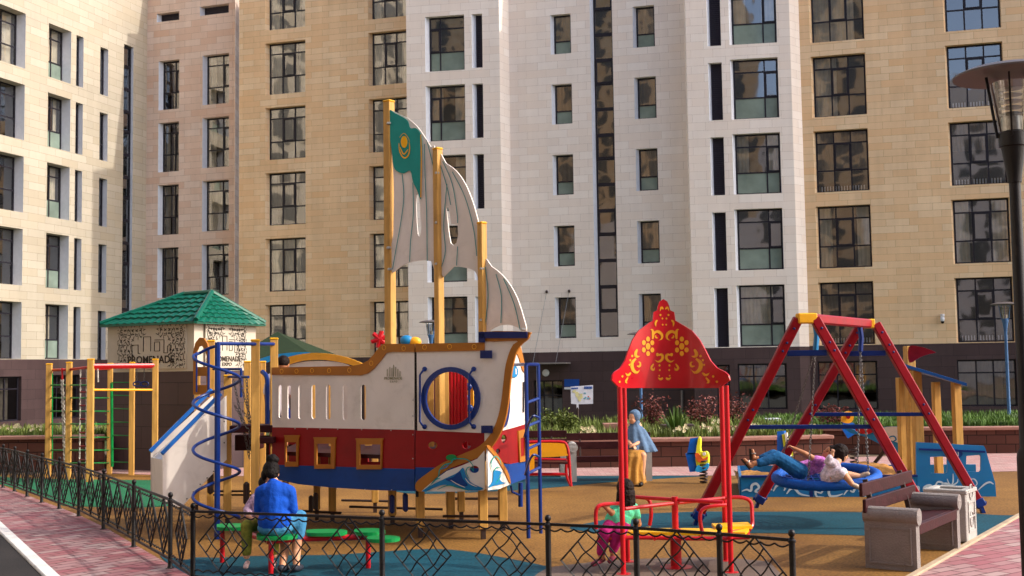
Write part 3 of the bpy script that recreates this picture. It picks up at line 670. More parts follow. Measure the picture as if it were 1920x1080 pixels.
def lattice(pl, u0, u1, z0, z1):
    par = plate('lattice_panel', [[(u0, z0), (u1, z0), (u1, z1), (u0, z1)]], .03, P['lattice'], K, pl.M, .03)
    w, h = u1-u0, z1-z0; uc = (u0+u1)/2; rnd = random.Random(3); loops = []
    cells = [(i, j) for i in range(7) for j in range(12)]
    for (i, j) in cells:
        x = .03+i*.075*w/1.3; y = .03+j*(h-.06)/12
        if x > w*.48: continue
        if x > w*.2 and .0*h < y < .72*h: continue
        for k in range(3):
            a = k*2.1+rnd.uniform(-.5, .5)+j*.7; lp_ = leafpts((x+.03+.016*cos(a), y+.03+.016*sin(a)), .062*(1+.5*rnd.random()), .013, a, rnd.choice((-.35, .35)))
            lp_ = [(min(w/2-.01, max(.01, px_)), min(h-.01, max(.01, py_))) for px_, py_ in lp_]
            loops.append([(u0+a_, z0+b_) for a_, b_ in lp_]); loops.append([(u1-a_, z0+b_) for a_, b_ in lp_][::-1])
    mb = MB()
    for lpp in loops:
        c_ = (sum(q[0] for q in lpp)/len(lpp), sum(q[1] for q in lpp)/len(lpp)); n = len(lpp)
        mb.add([pl.W(c_[0], c_[1], .034)]+[pl.W(a_, b_, .034) for a_, b_ in lpp], [(0, k+1, (k+1) % n+1) for k in range(n)])
    o = mb.build('cut_out_pattern', P['cut'], par, fix=False); tag(o, kind='stuff')
    s = w/1.3; t = MB(); 
    for (x0, y0, x1, y1) in ((-.36, .22, -.36, .55), (-.36, .55, -.24, .55), (-.24, .55, -.24, .30), (-.24, .3, -.2, .3), (-.14, .35, -.14, .78), (-.14, .78, .0, .78), (0, .78, 0, .36), (.07, .36, .17, .36), (.17, .36, .17, .62), (.07, .62, .17, .62), (.07, .62, .07, .36), (.07, .68, .25, .68), (.25, .68, .25, .3), (.25, .3, .32, .3), (.32, .3, .32, .5), (.32, .5, .38, .5), (.38, .5, .38, .25)):
        a_, b_ = pl.W(uc+x0*s, z0+h*(.12+.78*y0), .036), pl.W(uc+x1*s, z0+h*(.12+.78*y1), .036); t.beam(a_, b_, .010, .010)
    t.build('skyline_emblem', P['cut'], par)
    text('lettering', 'PROMENADE', .15*s, mat('lettering brown', '3a322a', .8), par, pl.M, uc, z0+h*.20, .037, .006, sx=1.0)
    text('lettering', 'EXPO', .10*s, MATS['lettering brown'], par, pl.M, uc, z0+h*.08, .037, .006, sx=1.2)
L1, L2 = pK1.L, pK2.L
lattice(pK1, pK1.P(222, 650)[0], pK1.P(350, 650)[0], zkb+.06, zkt-.03)
lattice(pK2, .28, L2-.3, zkb+.06, zkt-.03)
# hip roof with rolled tile rows
ez = zkt-.02; rz_ = pK1.P(300, 549)[1]+.1
ul, ur, ov = -.1, L1+.09, .1
E_ = [pK1.W(-.12, ez, .12), pK1.W(L1+.12, ez, .12), pK1.W(L1+.12, ez, -L2-.12), pK1.W(-.12, ez, -L2-.12)]
r0 = pK1.W(1.22, rz_-.12, -L2/2); r1 = pK1.W(L1-.42, rz_-.12, -L2/2)
def tiles(a, b, c, d, rows=6, wave=.21, name='roof'):
    """a,b eaves left,right; d,c ridge left,right"""
    mb = MB(); n = int((b-a).length/wave*6); nn = (b-a).cross(d-a).normalized()
    if nn.z < 0: nn = -nn
    grid = []
    for j in range(rows*2+1):
        t = (j//2+ (j % 2)*.96)/rows if j < rows*2 else 1; lift = .045 if j % 2 == 0 else .012
        L_ = a.lerp(d, t); R_ = b.lerp(c, t)
        for i in range(n+1):
            s = i/n; p = L_.lerp(R_, s); du = (p-a).dot((b-a).normalized()); w_ = .022*abs(sin(pi*du/wave))*1.5
            grid.append(p+nn*(lift+w_)-Vector((0, 0, .03 if j == 0 else 0)))
    fs = [(j*(n+1)+i, j*(n+1)+i+1, (j+1)*(n+1)+i+1, (j+1)*(n+1)+i) for j in range(rows*2) for i in range(n)]
    mb.add(grid, fs, False); return mb.build(name, P['roofg'], K, fix=True)
tiles(E_[0], E_[1], r1, r0); tiles(E_[1], E_[2], r1, r1, 7); tiles(E_[2], E_[3], r0, r1); tiles(E_[3], E_[0], r0, r0)
mb = MB()
for a, b in ((E_[0], r0), (E_[1], r1), (E_[2], r1), (E_[3], r0), (r0, r1)): mb.tube([a+Vector((0, 0, .05)), b+Vector((0, 0, .06))], .055, 8)
mb.build('ridge_cap', P['roofg'], K)
mb = MB()
for i in range(4): mb.beam(E_[i]-Vector((0, 0, .0)), E_[(i+1) % 4], .05, .05)
mb.build('eaves', P['roofg'], K)
# dark green roofed gazebo further back
gz = empty('gazebo', (PX(535, 40)[0], 40, 0), 'dark green shingle roofed gazebo mostly hidden behind the ship', 'gazebo')
top = D(520, 622, 40); zt = top.z; q = [D(425, 672, 38), D(600, 668, 38), D(660, 672, 42), D(480, 672, 42)]
MB().add([top]+[Vector((p.x, p.y, 2.35)) for p in q], [(0, 1, 2), (0, 2, 3), (0, 3, 4), (0, 4, 1), (1, 4, 3, 2)]).build('roof', P['roofd'], gz)
for p in q: part_box('post', (p.x*.97, p.y, .7), (.14, .14, 3.3), P['brownw'], gz)
# ---------------------------------------------------------------- planters
def planter(label, base, h, th=.35, capw=.42, depth=6):
    """retaining wall along ground points with a coping, soil behind"""
    o = empty('planter_wall', (base[0][0], base[0][1], 0), label, 'planter', 'block walls of the raised beds')
    mb = MB(); cp = MB()
    for i in range(len(base)-1):
        a = Vector(base[i]+(0,)); b = Vector(base[i+1]+(0,)); d = (b-a).normalized(); n = Vector((-d.y, d.x, 0))
        mb.beam(a+n*th/2+Vector((0, 0, (h-.3)/2)), b+n*th/2+Vector((0, 0, (h-.3)/2)), th, h+.2, bev=0)
        cp.beam(a+n*(th/2-.02)+Vector((0, 0, h-.02)), b+n*(th/2-.02)+Vector((0, 0, h-.02)), capw, .07, bev=.01)
    mb.build('wall', P['block'], o); cp.build('coping', P['capstone'], o); return o
def g2(px, py): p = G(px, py); return (p.x, p.y)
planter('left brown block wall of the flower bed behind the climbing frame', [(-16.5, 24.6), (-8.6, 24.3)], .72)
planter('middle brown block wall of the flower bed behind the woman on the bench', [(-.2, 23.4), (4.4, 23.3), (6.4, 23.6)], .55)
planter('right brown block wall of the grass bed ending at the walkway', [(5.5, 26.6), (8.0, 25.8), (11.4, 25.4), (14.5, 27.0)], .56)
def bedsheet(pts, z): sheet('flower_bed', pts, z, P['lawn'])
bedsheet([(-20, 24.8), (-8.4, 24.5), (-8.4, 29.5), (-22, 29.5)], .60); bedsheet([(-8, 26.5), (-.2, 23.7), (6.4, 23.8), (5.7, 26.9), (8, 26.1), (11.4, 25.7), (14.4, 27.3), (34, 29), (34, 30), (-8, 30)], .44)
def tufts(name, label, n, area, z, h, m, w=.012, lean=.4, seed=1, dens=None, cat='grass'):
    rnd = random.Random(seed); mb = MB()
    for _ in range(n):
        x, y = area(rnd); hh = h*rnd.uniform(.5, 1.2); a = rnd.uniform(0, 2*pi); l = rnd.uniform(0, lean)*hh; wv = Vector((cos(a+pi/2), sin(a+pi/2), 0))*w*rnd.uniform(.6, 1.4)
        b0_ = Vector((x, y, z)); t1 = b0_+Vector((cos(a)*l*.35, sin(a)*l*.35, hh*.6)); t2 = b0_+Vector((cos(a)*l, sin(a)*l, hh))
        mb.add([b0_-wv, b0_+wv, t1+wv*.8, t1-wv*.8, t2], [(0, 1, 2, 3), (3, 2, 4)])
    return tag(mb.build(name, m, None, fix=False), label, cat, None, 'stuff')
tufty = 0
rect = lambda x0, x1, y0, y1: (lambda r: (r.uniform(x0, x1), y0+(y1-y0)*r.random()**1.7))
tufts('grass', 'green grass and weeds growing in the middle raised bed', 9000, rect(-1.6, 6.3, 23.8, 31), .46, .27, P['leaf2'], .014, seed=2)
tufts('grass', 'fresh green lawn on the right raised bed', 16000, rect(5.9, 15.5, 26.8, 33), .46, .20, P['leaf'], .014, seed=3)
tufts('grass', 'low green plants in the left raised bed', 3500, rect(-14.5, -8.5, 24.9, 30), .6, .2, P['leaf2'], .014, seed=4)
def shrub(name, label, cat, c, rad, n, m, seed, lw=.05, group=None):
    rnd = random.Random(seed); o = empty(name, c, label, cat, group); st = MB(); lf = MB(); tips = []
    for k in range(9):
        a = rnd.uniform(0, 6.28); e = Vector((cos(a)*rad[0]*rnd.uniform(.2, .9), sin(a)*rad[1]*rnd.uniform(.2, .9), rad[2]*rnd.uniform(.6, 1))); st.tube([Vector(c), Vector(c)+e*.55+Vector((0, 0, .05)), Vector(c)+e], [.014, .01, .004], 5); tips.append(e)
    for k in range(n):
        e = rnd.choice(tips)*rnd.uniform(.35, 1.05)+Vector((rnd.gauss(0, rad[0]*.18), rnd.gauss(0, rad[1]*.18), rnd.gauss(0, rad[2]*.1))); p = Vector(c)+e
        a = Euler((rnd.uniform(-1, 1), rnd.uniform(-1, 1), rnd.uniform(0, 6))).to_matrix(); s = lw*rnd.uniform(.5, 1.2)
        lf.add([p+a@Vector((0, -s, 0)), p+a@Vector((s*.45, 0, .2*s)), p+a@Vector((0, s, 0)), p+a@Vector((-s*.45, 0, .2*s))], [(0, 1, 2, 3)])
    st.build('stem', P['soil'], o); lf.build('foliage', m, o, fix=False); return o
for i, (px, py, Y, rx, rz_2, m, lab) in enumerate(((1215, 800, 27, .5, .8, 'leafr', 'reddish shrub behind the shoulder of the woman on the bench'), (1310, 800, 28, .6, .75, 'leafr', 'reddish shrub right of the spiky plant'), (1370, 800, 29, .7, .7, 'leafr', 'reddish shrub below the ground-floor window behind the red swing leg'), (1060, 810, 25, .25, .6, 'leaf2', 'small yellow-green bush near the poster'), (1560, 800, 27, .5, .5, 'leafr', 'low reddish shrub behind the blue swing bar'), (1035, 812, 27, .5, .5, 'leaf2', 'leafy bush in front of the glass entrance door'), (225, 815, 27, .4, .55, 'leaf2', 'leafy green bush behind the green ladder rungs'))):
    p = PX(px, Y); shrub('shrub', lab, 'shrub', (p[0], p[1], .5), (rx, rx*.6, rz_2), 420, P[m], 20+i)
# spiky plant
sp = empty('spiky_plant', (PX(1262, 25)[0], 25, .46), 'spiky green sword-leaved plant in the bed right of the seated woman', 'plant'); mb = MB()
for k in range(26):
    a = random.uniform(0, 6.28); t = random.uniform(.1, .9); b_ = Vector((PX(1262, 25)[0], 25, .46)); d = Vector((cos(a)*sin(t)*.6, sin(a)*sin(t)*.6, cos(t)*.62+.1)); wv = Vector((-sin(a), cos(a), 0))*.03
    mb.add([b_-wv*.5, b_+wv*.5, b_+d*.5+wv, b_+d*.5-wv, b_+d], [(0, 1, 2, 3), (3, 2, 4)])
mb.build('leaves', P['leaf'], sp, fix=False)
# flower clumps
def flowers(label, px0, px1, py, Y, n, z, seed, h=.27, spread=.5):
    rnd = random.Random(seed); mb = MB(); o = None
    x0, x1 = PX(px0, Y)[0], PX(px1, Y)[0]; c0 = ((x0+x1)/2, Y, z); st = MB()
    par = empty('flowering_plant', c0, label, 'flowers', 'cream flowers in the raised beds')
    for _ in range(n):
        x = rnd.uniform(x0, x1); y = Y+rnd.uniform(-.2, spread*.4); hh = h*rnd.uniform(.7, 1.25); c = Vector((x, y, z+hh)); st.tube([(x, y, z), c], .006, 4)
        for k in range(6):
            a = k*1.047+rnd.random(); r_ = .036; u = Vector((cos(a), -.3, sin(a))).normalized(); v = u.cross(Vector((0, 1, 0)))*.016
            mb.add([c, c+u*r_*.6+v, c+u*r_, c+u*r_*.6-v], [(0, 1, 2, 3)])
    st.build('stems', P['leaf'], par); mb.build('petals', P['petal'], par, fix=False)
for i, a in enumerate(((0, 12, 805, 24.9, 5), (20, 38, 800, 24.9, 10), (62, 78, 803, 25, 7), (172, 190, 800, 25, 7), (1085, 1112, 806, 23.8, 16), (1258, 1285, 812, 23.9, 14), (1312, 1330, 808, 24, 9), (1340, 1366, 808, 24.2, 8), (1325, 1350, 785, 26, 7), (1395, 1440, 808, 24, 12), (1505, 1520, 800, 24.2, 5))):
    where = ['at the far left end of the bed', 'near the left edge of the bed', 'left of the yellow climbing posts', 'between the yellow climbing posts', 'behind the empty half of the far bench', 'below the spiky plant', 'left of the red canopy post', 'just right of the red canopy post', 'taller, behind the canopy post', 'behind the red swing leg', 'behind the nest swing chains'][i]
    flowers('cluster of cream flowers '+where, a[0], a[1], a[2], a[3], a[4], .62 if a[0] < 500 else .46, 50+i)
# stray slabs in the bed
for i, (x0, x1, y0, y1, Y, lab) in enumerate(((1240, 1300, 795, 808, 25.5, 'low dark stone block behind the cream flowers'), (1290, 1440, 798, 806, 26, 'long pinkish stone edging across the middle bed'), (1130, 1178, 793, 806, 26, 'pinkish stone block left of the seated woman'), (1434, 1462, 784, 792, 30, 'small white box lying in the grass'), )):
    a = D(x0, y1, Y); b = D(x1, y0, Y); m = [P['base'], P['capstone'], P['capstone'], P['revealw']][i]
    tag(part_box(('stone_block', 'stone_edging', 'stone_block', 'box')[i], ((a.x+b.x)/2, Y, (.4+b.z)/2), (b.x-a.x, .4, b.z-.4), m, None, bev=.01), lab, ('block', 'edging', 'block', 'box')[i])
planter('brown block wall of the flower bed seen under the ship and past the blue ladder', [(-5.6, 25.9), (-.25, 23.45)], .55)
bedsheet([(-8.4, 26.3), (-5.6, 26.1), (-.2, 23.7), (-.2, 27), (-8, 30)], .45)
tufts('grass', 'low green plants in the bed past the blue ladder', 2500, rect(-3.5, 0, 25.3, 29), .45, .3, P['leaf2'], .013, seed=9)
# ---------------------------------------------------------------- the play ship
def pl_px(pl, pts, off=0.0): return [pl.P(x, y, off) for x, y in pts]
SH = empty('play_ship', (-1.2, 14.0, 0), 'big wooden play ship with white sails and a white, red and blue hull', 'play ship')
n0, n1, n2 = PX(510, 15.0), PX(777, 13.85), PX(908, 13.45)
N1, N2 = Plane(n0, n1), Plane(n1, n2); F1 = Plane(n2, (.20, 15.45))
TH = .018
def board(name, pl, outer, holes=(), m='hullw', off=0.0, th=TH, par=None, uv=False):
    lp_ = [outer if uv else pl_px(pl, outer, off)]+[(h if uv else pl_px(pl, h, off)) for h in holes]
    return plate(name, lp_, th, P[m], par or SH, pl.M, off)
def el(cx, cy, rx, ry=None, n=24): return [(cx+rx*cos(2*pi*k/n), cy+(ry or rx)*sin(2*pi*k/n)) for k in range(n)]
def pslot(x, y0, y1, w): r = w/2; return [(x-r, y0+r)]+[(x-r*cos(a), y0+r-r*1.2*sin(a)) for a in (.5, 1.1, 1.57, 2.0, 2.6)]+[(x+r, y0+r), (x+r, y1-r)]+[(x+r*cos(a), y1-r+r*1.2*sin(a)) for a in (.5, 1.1, 1.57, 2.0, 2.6)]+[(x-r, y1-r)]
# near side, aft part
sl_ = [(525, 722, 783, 5), (542, 723, 785, 6), (563, 723, 785, 7), (588, 722, 785, 8), (615.5, 722, 786, 8.5), (647, 722, 787, 9), (681, 722, 787, 9.5)]
upper = [(510, 702), (676, 702), (690, 698), (700, 690), (712, 675), (722, 661), (735, 659), (777, 659), (777, 806), (700, 804.5), (620, 803), (510, 801)]
board('upper_panel', N1, upper, [pslot(x, a, b, w) for x, a, b, w in sl_])
tr = board('rail_trim', N1, [(509, 689), (660, 686), (676, 683), (690, 676), (701, 664), (711, 650), (720, 644.5), (777, 645), (777, 660), (735, 660), (724, 662), (713, 677), (701, 691), (690, 700), (676, 704), (509, 703)], m='gold', off=.014, th=.03)
wn = [((532, 816, 561, 875), (536, 829, 555, 866)), ((587, 820, 630, 879), (593.5, 832, 620, 871)), ((666, 822, 718, 880), (674, 833.5, 713, 872))]
red = [(510, 801), (620, 803), (777, 806), (777, 879.5), (523, 871.5), (510, 871)]
hr = []
for (o_, i_) in wn: x0, y0, x1, y1 = i_; hr.append([(x0, y0), (x1, y0), (x1, min(y1, 870)), (x0, min(y1, 870))])
board('red_panel', N1, red, hr, 'hullr', .004)
board('blue_panel', N1, [(510, 871), (523, 871.5), (777, 879.5), (777, 921), (700, 919), (620, 914), (560, 908), (525, 900), (510, 895)], (), 'hullb', .004)
for (o_, i_) in wn:
    x0, y0, x1, y1 = o_; a, b, c, d = i_
    board('window_frame', N1, [(x0, y0), (x1, y0), (x1-2, y0+5), (x1-3, y1), (x0+2, y1), (x0+2, y0+5)], [[(a, b), (c, b), (c, d), (a, d)]], 'gold', .026, .022)
def ring_marks(pl, pts, r, par, m, off):
    mb = MB()
    for p in pts:
        c = pl.P(*p, off); q = [pl.W(c[0]+r*cos(a), c[1]+r*sin(a), off+.001) for a in (2*pi*k/14 for k in range(14))]; mb.tube(q, .0035, 4, closed=True)
    mb.build('ring_marks', P[m], par)
ring_marks(N1, [(528, 696), (556, 696), (585, 695), (617, 695), (655, 694), (696, 681), (720, 652), (757, 653)], .027, tr, 'orn', .014)
bolts(SH, [N1.W(*N1.P(x, y, .02), .006) for x, y in ((552, 803.5), (575, 804), (599, 804.5), (632, 805), (677, 805.5), (732, 807), (601, 913), (630, 916), (683, 918), (733, 919), (773, 780), (773, 750), (773, 860), (773, 815))], .008, n=N1.n)
# near side, forward part with the porthole
board('upper_panel', N2, [(779, 659), (908, 657), (908, 812), (779, 807)], [el(844, 747, 46, 50)])
tr2 = board('rail_trim', N2, [(779, 644.5), (908, 642), (908, 657.5), (779, 660)], m='gold', off=.014, th=.03)
ring_marks(N2, [(796, 651), (843, 650), (889, 650)], .027, tr2, 'orn', .014)
board('red_panel', N2, [(779, 807), (908, 812), (908, 878), (779, 876)], [el(811, 835, 9, 7), el(875, 835, 8, 7)], 'hullr', .004)
board('blue_panel', N2, [(779, 876), (908, 878), (906, 918), (779, 921)], (), 'hullb', .004)
part_box('seam', tuple(N2.W(.005, 1.38, -.01)), (.03, .02, 1.75), P['cut'], SH, math.atan2(N2.u.y, N2.u.x))
ph = board('porthole_ring', N2, el(844, 747, 55, 59, 40), [el(844, 747, 46, 50, 40)], 'blue', .03, .035)
for x in (797, 889):                                     # grab bars either side
    mb = MB(); mb.tube([N2.W(*N2.P(x, 692), .01), N2.W(*N2.P(x, 696), .06), N2.W(*N2.P(x-4 if x < 800 else x-4, 703), .07), N2.W(*N2.P(x-4, 790), .07), N2.W(*N2.P(x, 797), .06), N2.W(*N2.P(x, 800), .01)], .013, 8)
    for y in (692, 800): mb.ell(N2.W(*N2.P(x, y), .012), (.03, .03, .03), n=8, m=6)
    mb.build('grab_bar', P['blue'], SH)
# stem board with golden edge, ending in the bow tip
stem = [(908, 657), (908, 628), (985, 628), (977, 642), (967, 654), (958, 676), (952, 704), (948, 740), (944, 775), (936, 800), (925, 822), (914, 838), (908, 843)]
board('bow_board', N2, stem, (), 'hullw', .0)
edge_o = [(908, 622), (988, 622), (992, 628), (989, 636), (978, 645), (968, 660), (962, 682), (957, 712), (954, 745), (949, 778), (941, 805), (930, 826), (917, 843), (900, 856), (870, 868), (840, 880), (815, 898), (795, 920), (781, 920), (780, 905), (800, 888), (830, 868), (865, 852), (893, 840), (910, 826), (924, 806), (934, 780), (940, 750), (944, 715), (948, 684), (955, 660), (962, 646), (968, 639), (908, 640)]
board('bow_trim', N2, smooth_loop(edge_o, 3), (), 'gold', .014, .034)
for (x0, y0, x1, y1) in ((897, 622, 988, 634), (897, 624, 909, 642), (900, 657, 922, 672), (902, 798, 923, 812)): 
    board('bracket', N2, [(x0, y0), (x1, y0), (x1, y1), (x0, y1)], (), 'navy', .04, .012)
# wave board
wv = [(790, 921), (812, 902), (838, 883), (868, 872), (895, 860), (908, 845), (909, 917), (905, 920), (850, 922)]
wb = board('wave_board', N2, wv, [el(889, 880, 9, 7), el(812, 878, 9, 7)][:1], 'hullw', .02, .02)
board('hollow', N2, el(846, 858, 10, 6), (), 'green', .036, .004, wb); 
board('wave_paint', N2, smooth_loop([(792, 920), (812, 908), (835, 897), (858, 886), (868, 877), (874, 892), (884, 906), (906, 916), (890, 920), (862, 916), (835, 909), (815, 914), (800, 921)], 4), (), 'wave', .034, .003, wb)
board('wave_paint', N2, smooth_loop([(835, 899), (850, 894), (862, 884), (867, 897), (877, 910), (862, 911), (850, 905)], 4), (), 'hullb', .037, .003, wb)
def pstroke(name, pl, pts, w, m, par, off, n=5, taper=True, closed=False):
    q = smooth_loop(pts, n, closed); L = len(q); mb = MB(); vs = []; fs = []
    for i, (x, y) in enumerate(q):
        a = q[max(0, i-1)]; b = q[min(L-1, i+1)]; dx, dy = b[0]-a[0], b[1]-a[1]; d_ = math.hypot(dx, dy) or 1; ww = w/2*(math.sin(pi*min(1, max(0, (i+.6)/(L+.2))))**.5 if taper else 1)
        for s in (1, -1): u, z = pl.P(x-dy/d_*ww*s, y+dx/d_*ww*s, off); vs.append(pl.W(u, z, off))
    mb.add(vs, [(2*i, 2*i+1, 2*i+3, 2*i+2) for i in range(L-1)]); return mb.build(name, P[m], par, fix=False)
for pts, w, m in (([(800, 915), (812, 905), (822, 893), (824, 882), (833, 872), (845, 868), (850, 861), (862, 860), (876, 862), (886, 872), (888, 884)], 2.4, 'teal'), ([(888, 884), (882, 876), (876, 878), (874, 886), (880, 898)], 2, 'teal'), ([(826, 880), (836, 876), (842, 870)], 2, 'wave'), ([(820, 918), (840, 910), (858, 914), (880, 920)], 2, 'teal'), ([(872, 896), (880, 906), (895, 913)], 1.6, 'hullw'), ([(845, 900), (858, 908), (872, 914)], 1.5, 'hullw'), ([(808, 908), (816, 900), (826, 896)], 2, 'teal')):
    pstroke('wave_line', N2, pts, w, m, wb, .0385)
# company emblem on the hull: skyline and small lettering
em = MB()
for x, y0, y1 in ((726, 692, 706), (731, 688, 706), (735, 690, 706), (738, 684, 706), (742, 688, 706), (746, 692, 706), (750, 696, 706)):
    em.beam(N1.W(*N1.P(x, y0, .012), .012), N1.W(*N1.P(x, y1, .012), .012), .009, .004)
eo = em.build('emblem', mat('olive print', '8c8560', .5), SH)
uu, zz = N1.P(738, 709.5); text('lettering', 'PROMENADE', .045, MATS['olive print'], eo, N1.M, uu, zz, .0125, .002)
uu, zz = N1.P(739, 715.5); text('lettering', 'E X P O', .032, MATS['olive print'], eo, N1.M, uu, zz, .0125, .002)
# sunlit front
FP = F1
board('front_upper', FP, [(925, 800), (928, 700), (948, 690), (960, 650), (972, 622), (985, 690), (986, 796), (925, 812)], [el(945, 752, 7, 42, 24)], 'hullw')
board('front_trim', FP, smooth_loop([(966, 646), (972, 640), (978, 655), (984, 682), (988, 696), (981, 696), (974, 672), (968, 658)], 3), (), 'gold', .014, .03)
board('front_ring', FP, el(945, 752, 12, 50, 30), [el(945, 752, 7, 42, 30)], 'blue', .03, .02)
board('front_red', FP, [(915, 818), (930, 812), (986, 795), (987, 864), (957, 870), (915, 862)], [el(945, 823, 5, 8), el(934, 846, 4, 5), el(923, 826, 3, 6)], 'hullr', .004)
board('front_blue', FP, [(930, 870), (957, 870), (987, 864), (988, 897), (957, 908), (930, 914)], (), 'hullb', .004)
fw_ = board('front_wave_board', FP, [(915, 838), (922, 846), (940, 872), (956, 900), (957, 908), (936, 917), (915, 919)], (), 'hullw', .045, .02)
board('front_wave_trim', FP, smooth_loop([(913, 835), (919, 836), (930, 848), (942, 866), (954, 888), (958, 906), (955, 903), (945, 882), (930, 858), (916, 842)], 3), (), 'gold', .06, .02)
board('wave_paint', FP, smooth_loop([(916, 914), (924, 902), (926, 884), (933, 882), (941, 886), (936, 895), (942, 904), (950, 905), (936, 909), (926, 911)], 4), (), 'wave', .058, .003, fw_)
for pts in ([(924, 884), (921, 868), (928, 856), (936, 860), (940, 872)], [(926, 884), (932, 876), (938, 878)], [(930, 906), (936, 898), (940, 890)]): pstroke('wave_line', FP, pts, 2, 'teal', fw_, .0605)
board('window_frame', FP, [(973, 808), (988, 804), (988, 864), (975, 867)], [[(976, 822), (985, 819), (985, 854), (977, 857)]], 'gold', .024, .02)
bd = board('round_badge', FP, el(965, 697, 7, 11), (), 'wave', .016, .01)
u_, z_ = FP.P(965, 697); text('badge_letter', 'B', .10, P['hullw'], bd, FP.M, u_, z_, .018, .004, sx=1.4)
board('slot_strip', FP, [(981, 716), (983, 716), (983, 772), (981, 774)], (), 'cut', .012, .004)
# far side: lit panels, arched yellow board
B1 = Plane((-3.25, 16.9), (.15, 15.6))
board('far_panel', B1, [(505, 700), (660, 700), (660, 812), (505, 812)], [pslot(x, 724, 783, 9) for x in (525, 545, 575, 600, 640)], 'hullw')
board('far_red_panel', B1, [(505, 812), (905, 812), (905, 872), (505, 872)], [el(545, 842, 9), el(610, 842, 10), [(690, 828), (716, 828), (716, 866), (690, 866)]], 'hullr', .003)
board('far_blue_panel', B1, [(505, 872), (905, 872), (905, 896), (505, 896)], (), 'hullb', .003)
ya = [(520, 690), (523, 678), (545, 668), (580, 662), (615, 663), (650, 670), (680, 682), (690, 690), (676, 690), (650, 682), (610, 675), (570, 676), (540, 684)]
board('yellow_arch', B1, smooth_loop(ya, 3), (), 'orange', .02, .03)
board('white_arch', B1, smooth_loop([(530, 704), (535, 688), (570, 678), (612, 677), (650, 684), (672, 704)], 4), (), 'hullw', .0, .02)
board('blue_arch', Plane((-4.2, 18.2), (-1.0, 18.2)), smooth_loop([(470, 684), (485, 674), (520, 664), (575, 660), (575, 666), (525, 672), (490, 684), (475, 694)], 3), (), 'blueb', .0, .03)
# deck, posts, beams below
def post_at(px, py, Y=None, z1=1.0, **k):
    p = G(px, py) if Y is None else Vector(PX(px, Y)+(0,)); return post(SH, (p.x, p.y), k.pop('z0', 0), z1, **k)
dk = MB(); dv = [N1.W(.05, .98, -.06), N2.W(0, .98, -.06), N2.W(N2.L-.08, .98, -.1), Vector((.05, 15.3, .98)), B1.W(.2, .98, .08), ]
dk.add(dv+[v-Vector((0, 0, .05)) for v in dv], [(0, 1, 2, 3, 4), (9, 8, 7, 6, 5)]+[(i, (i+1) % 5, 5+(i+1) % 5, 5+i) for i in range(5)]); dk.build('deck', P['brownw'], SH)
for (px, py, z1, zc) in ((787.5, 1009, .62, 0), (906, 1012, .62, 0), (943, 996, .75, 0), (622, 978, .95, 0), (845, 992, .95, 0), (735, 985, .95, 0)):
    p = G(px, py); post(SH, (p.x, p.y+.06), 0, z1, .1, foot=.12, capc=False)
for (px, Y, z1) in ((592, 15.9, .95), (700, 16.6, .95), (838, 16.0, .95), (860, 15.4, .95), (534, 16.6, .95), (900, 15.6, .9)):
    p = PX(px, Y); post(SH, p, 0, z1, .09, foot=.14, capc=False)
mb = MB()
for (xa, ya_, xb, yb, Y) in ((560, 958, 640, 962, 15.2), (655, 950, 830, 955, 16), (830, 968, 945, 968, 14.6), (840, 935, 945, 935, 15.5), (640, 938, 740, 940, 17)):
    MB().tube([D(xa, ya_, Y), D(xb, yb, Y)], .018, 6).build('cross_bar', P['steel'], SH)
for (px, py, Y) in ((583, 945, 15.2), (735, 945, 14.2), (592, 940, 15.0), (760, 942, 14.1)):
    p = D(px, py, Y); part_box('clamp', (p.x, p.y, p.z), (.06, .1, .22), P['navy'] if px > 700 else P['steel'], SH, .2, .02)
# red ribbed tube slide behind the porthole, posts, climbing panel
rt = MB()
for k in range(6):
    x = D(840+k*6.5, 700, 15.0); rt.tube([(x.x, x.y, .98), (x.x, x.y, 2.12)], .024, 8)
rt.build('ribbed_wall', P['red'], SH)
for px, Y in ((831, 14.6), (805, 15.2), (818, 15.5)): post(SH, PX(px, Y), 1.0, 2.18, .075 if px != 831 else .1, capc=True, m=P['yel'] if px != 818 else P['redw'])
cp_ = plate('climbing_panel', [pl_px(B1, [(868, 690), (890, 690), (890, 800), (868, 800)])], .02, P['orange'], SH, B1.M, .05)
mb = MB()
for x, y in ((876, 745), (884, 765), (874, 775), (882, 725)): mb.ell(B1.W(*B1.P(x, y), .07), (.05, .03, .05), n=10, m=6)
mb.build('holds', P['blue'], cp_)
# little toy tops above the rail: red star wheel, blue disc, yellow caps
tw = D(712, 636, 16.5); mb = MB(); mb.lathe(tw, [(.05, -.03), (.05, .03)], 10, Matrix.Rotation(R(90), 3, 'X'))
for k in range(6): a = k*pi/3+.3; mb.tube([tw, tw+Vector((cos(a)*.125, 0, sin(a)*.12))], [.045, .03], 7)
mb.build('steering_wheel', P['red'], SH)
for px, py, m in ((762, 638, 'blueb'), (778, 641, 'orange')): c = D(px, py, 16); MB().ell(c, (.09, .06, .07)).build('knob', P[m], SH)
for px in (583, 621, 688): p = PX(px, 15.6); post(SH, p, 1.0, 2.0 if px < 688 else 2.07, .09)
